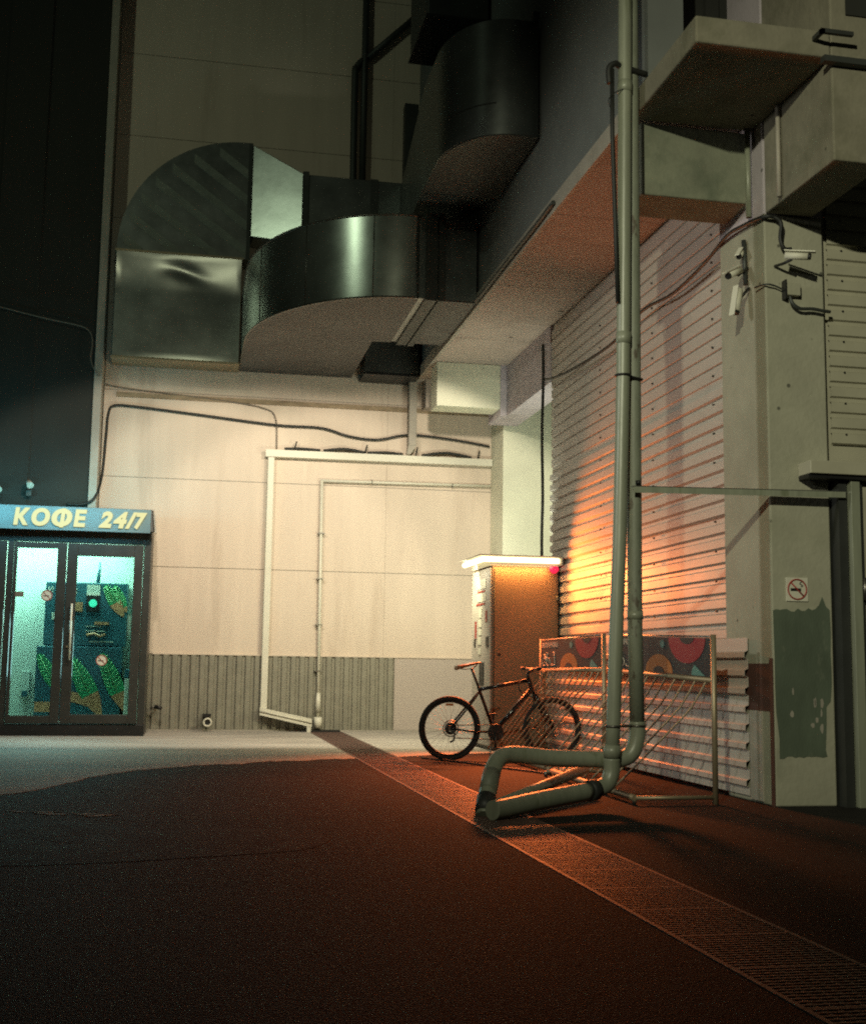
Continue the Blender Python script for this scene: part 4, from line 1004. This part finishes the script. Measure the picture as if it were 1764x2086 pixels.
def rack(label, yn, yf, blabel, zn, zf, xb, nb, skew):
    t = thing('bike_rack', label, 'bike rack', (3.8, (yn+yf)/2, 0), 'bicycle racks standing in line by the shutter')
    xr = 3.95
    for y in (yn, yf):
        MB().tube([(xr, y, 0.0), (xr, y, (zn if y == yn else zf)+0.33)], 0.022, 10).build('post', 'steel', t)
        MB().tube([(xb, y, 0.05), (xr, y, 0.05)], 0.016, 8).build('side_rail', 'steel', t)
        MB().tube([(xb, y+0.02, 0.0), (xb, y+0.02, 0.05)], 0.016, 8).build('foot', 'steel_d', t)
    MB().tube([(xb, yn, 0.05), (xb+0.05, yf, 0.05)], 0.024, 10).build('base_rail', 'steel', t)
    MB().tube([(xr, yn, zn-0.02), (xr, yf, zf-0.02)], 0.022, 10).build('top_rail', 'steel', t)
    b = board_mesh(yf-0.03, yn+0.03, zf+0.005, zn+0.005, 0.30, xr-0.012).build('sign_board', ['board', 'g_red', 'g_orange', 'g_teal', 'g_white'], t)
    mbx = MB(); mbx.tube([(xr-0.005, yn, zn+0.315), (xr-0.005, yf, zf+0.315)], 0.008, 6); mbx.build('board_edge', 'steel_d', t)
    for i in range(nb):
        y = yn + 0.14 + (yf-yn-0.26)*i/(nb-1)
        zt = zn + (zf-zn)*(y-yn)/(yf-yn) - 0.03
        xbb = xb + 0.05*(y-yn)/(yf-yn)
        MB().tube(smooth_path([(xr, y, zt), (xr-0.07, y+0.06, zt-0.16), (xr-0.16, y+0.12*skew/0.4, zt-0.30), (xbb+0.02, y+skew, 0.06)], 5), 0.0085, 6).build('slanted_bar', 'steel', t)
    return t
rack('near steel bicycle rack with a dark sign board, closest to the corner pillar', 8.80, 11.10, '', 0.945, 1.01, 3.31, 11, 0.42)
rack('far steel bicycle rack where the bicycle is parked, sign board with bicycle icon', 11.32, 13.45, '', 1.01, 1.00, 3.42, 11, 0.75)

# ================================================================== BICYCLE
RB = Vector((2.80, 13.02, 0.345)); FB = Vector((3.96, 13.07, 0.345))
bx = (FB-RB).normalized(); bn_ = bx.cross(Vector((0,0,1))).normalized()   # towards the camera side
def B(s, z, l=0.0): return Vector((RB.x, RB.y, 0)) + bx*s + bn_*l + Vector((0,0,z))
bk = thing('bicycle', 'black mountain bicycle with tan saddle parked at the far rack', 'bicycle', (3.35, 13.05, 0))
def wheel(s, turn=0.0):
    c = B(s, 0.345); nrm = (bn_*math.cos(turn) + bx*math.sin(turn))
    hub = MB().tube([c-nrm*0.05, c+nrm*0.05], 0.03, 12)
    W = hub.build('wheel', 'steel_d', bk)
    MB().ring(c, nrm, 0.318, 0.027, 56, 10).build('tyre', 'rubber', W)
    MB().ring(c, nrm, 0.285, 0.012, 48, 6).build('rim', 'black', W)
    sp = MB(); u = Vector((0,0,1)); v = nrm.cross(u)
    for i in range(28):
        a = 2*PI*i/28; dd_ = u*math.cos(a)+v*math.sin(a)
        a2 = a + (0.5 if i % 2 else -0.5); d2_ = u*math.cos(a2)+v*math.sin(a2)
        sp.tube([c+d2_*0.028+nrm*(0.03 if i % 4 < 2 else -0.03), c+dd_*0.28], 0.0013, 4)
    sp.build('spokes', 'steel_d', W)
    dk = MB(); dk.ring(c+nrm*0.045, nrm, 0.06, 0.008, 24, 4); dk.ring(c+nrm*0.045, nrm, 0.085, 0.006, 24, 4)
    dk.build('brake_disc', 'steel_d', W)
    return W
wheel(0.0); wheel(1.16, 0.05)
fr = MB()
HT, HB_, BBp, ST = B(0.885, 0.885), B(0.925, 0.775), B(0.50, 0.305), B(0.325, 0.76)
fr.tube([ST, HT-Vector((0,0,0.02))], 0.020, 12)
fr.tube([BBp, HB_], 0.028, 12)
fr.tube([BBp, ST, B(0.315, 0.79)], 0.018, 12)
fr.tube([HB_, HT], 0.026, 12)
fr.tube([BBp-bn_*0.04, BBp+bn_*0.04], 0.03, 12)
for l in (-0.055, 0.055):
    fr.tube([B(0.33, 0.74, l*0.3), B(0.20, 0.58, l), B(0.0, 0.345, l)], 0.011, 8)
    fr.tube([BBp+bn_*l*0.5, B(0.25, 0.31, l), B(0.0, 0.345, l)], 0.011, 8)
fr.build('frame', 'bikeframe', bk)
MB().tube([B(0.315, 0.79), B(0.235, 0.99)], 0.014, 10).build('seat_post', 'black', bk)
fk = MB()
fk.tube([HB_, B(0.95, 0.72)], 0.022, 10); fk.tube([B(0.95, 0.70, -0.065), B(0.95, 0.70, 0.065)], 0.026, 10)
for l in (-0.06, 0.06):
    fk.tube([B(0.95, 0.71, l), B(1.04, 0.56, l)], 0.016, 8); fk.tube([B(1.04, 0.56, l), B(1.16, 0.345, l)], 0.023, 8)
fk.build('fork', 'bikeframe', bk)
hbm = MB(); hbm.tube([HT, B(0.875, 0.95)], 0.018, 8); hbm.tube([B(0.875, 0.95), B(0.94, 0.985)], 0.020, 8)
bar = [B(0.94-0.03, 0.995, -0.32), B(0.93, 0.99, -0.12), B(0.94, 0.985, 0), B(0.93, 0.99, 0.12), B(0.94-0.03, 0.995, 0.32)]
hbm.tube(smooth_path(bar), 0.013, 8)
hb_o = hbm.build('handlebar', 'black', bk)
for sgn in (-1, 1):
    MB().tube([B(0.915, 0.994, sgn*0.21), B(0.91, 0.996, sgn*0.33)], 0.018, 10).build('grip', 'rubber', hb_o)
    MB().tube([B(0.93, 0.985, sgn*0.18), B(0.99, 0.965, sgn*0.22), B(1.0, 0.955, sgn*0.30)], 0.007, 6).build('brake_lever', 'steel_d', hb_o)
# saddle: tapered padded shape
sd = MB(); rows = []
prof = [(0.06, 0.075, 1.012, 0.05), (0.10, 0.085, 1.022, 0.045), (0.16, 0.075, 1.035, 0.040), (0.22, 0.040, 1.045, 0.034), (0.28, 0.024, 1.055, 0.028), (0.335, 0.016, 1.060, 0.020), (0.345, 0.006, 1.055, 0.008)]
n0 = 0
for s, hw, z, th in prof:
    for j in range(10):
        a = 2*PI*j/10
        sd.v.append(tuple(B(s, z - th*0.5 + th*0.5*math.sin(a), hw*math.cos(a))))
for i in range(len(prof)-1):
    for j in range(10):
        j2 = (j+1) % 10
        sd.face([i*10+j, i*10+j2, (i+1)*10+j2, (i+1)*10+j], True)
sd.face(list(range(9,-1,-1))); sd.face([(len(prof)-1)*10+j for j in range(10)])
so = sd.build('saddle', 'saddle', bk)
rl_ = MB()
for l in (-0.022, 0.022): rl_.tube([B(0.10, 0.985, l), B(0.16, 0.975, l), B(0.25, 0.985, l), B(0.30, 1.03, l*0.5)], 0.004, 6)
rl_.build('saddle_rail', 'steel_d', so)
ck = MB(); cc = BBp + bn_*0.055
ck.ring(cc, bn_, 0.085, 0.006, 30, 6); ck.ring(cc, bn_, 0.06, 0.006, 24, 6); disc(cc, bn_, 0.082, 0.003, 28, ck)
ck.tube([cc+bn_*0.01, cc+bn_*0.02+Vector((0,0,-0.17))-bx*0.01], 0.012, 8)
ck.tube([BBp-bn_*0.055, BBp-bn_*0.065+Vector((0,0,0.17))+bx*0.01], 0.012, 8)
ckz = ck.build('crankset', 'black', bk)
for q in (cc+bn_*0.06+Vector((0,0,-0.175)), BBp-bn_*0.11+Vector((0,0,0.175))):
    MB().hexa([q-bx*0.05-bn_*0.045, q+bx*0.05-bn_*0.045, q+bx*0.05+bn_*0.045, q-bx*0.05+bn_*0.045],
              [p+Vector((0,0,0.02)) for p in (q-bx*0.05-bn_*0.045, q+bx*0.05-bn_*0.045, q+bx*0.05+bn_*0.045, q-bx*0.05+bn_*0.045)]).build('pedal', 'black', ckz)
chn = MB(); ch_o = bn_*0.05
for dzz, e in ((0.08, 0.035), (-0.08, -0.10)):
    chn.tube([B(0.50, 0.305+dzz, 0.05), B(0.0+(0.03 if e < 0 else 0), 0.345+e, 0.05)], 0.005, 5)
chn.tube([B(0.0, 0.345, 0.05), B(0.04, 0.29, 0.06), B(0.03, 0.22, 0.06), B(-0.01, 0.20, 0.06)], 0.012, 6)
chn.ring(B(0, 0.345, 0.045), bn_, 0.045, 0.012, 20, 5); chn.ring(B(0, 0.345, 0.035), bn_, 0.062, 0.006, 20, 5)
chn.build('chain_gear', 'black', bk)
cbm = MB(); cbm.tube(smooth_path([B(0.93, 0.985, 0.1), B(1.02, 0.93, 0.1), B(1.0, 0.82, 0.06), B(0.93, 0.74, 0.03), B(0.84, 0.70, 0.03)]), 0.004, 5)
cbm.tube(smooth_path([B(0.93, 0.985, -0.1), B(1.05, 0.9, -0.05), B(1.02, 0.78, 0), B(0.95, 0.72, 0.02)]), 0.004, 5)
cbm.ring(B(0.84, 0.80, 0.03), bn_, 0.075, 0.007, 24, 5)
cbm.build('brake_cable', 'cable', bk)
MB().tube([B(0.46, 0.28, 0.05), B(0.40, 0.01, 0.16)], 0.008, 6).build('kickstand', 'steel_d', bk)
MB().prism([B(0.04, 0.585, 0.012), B(-0.055, 0.585, 0.012), B(-0.045, 0.61, 0.012), B(0.03, 0.61, 0.012)], bn_*0.004).build('reflector', 'g_orange', bk)
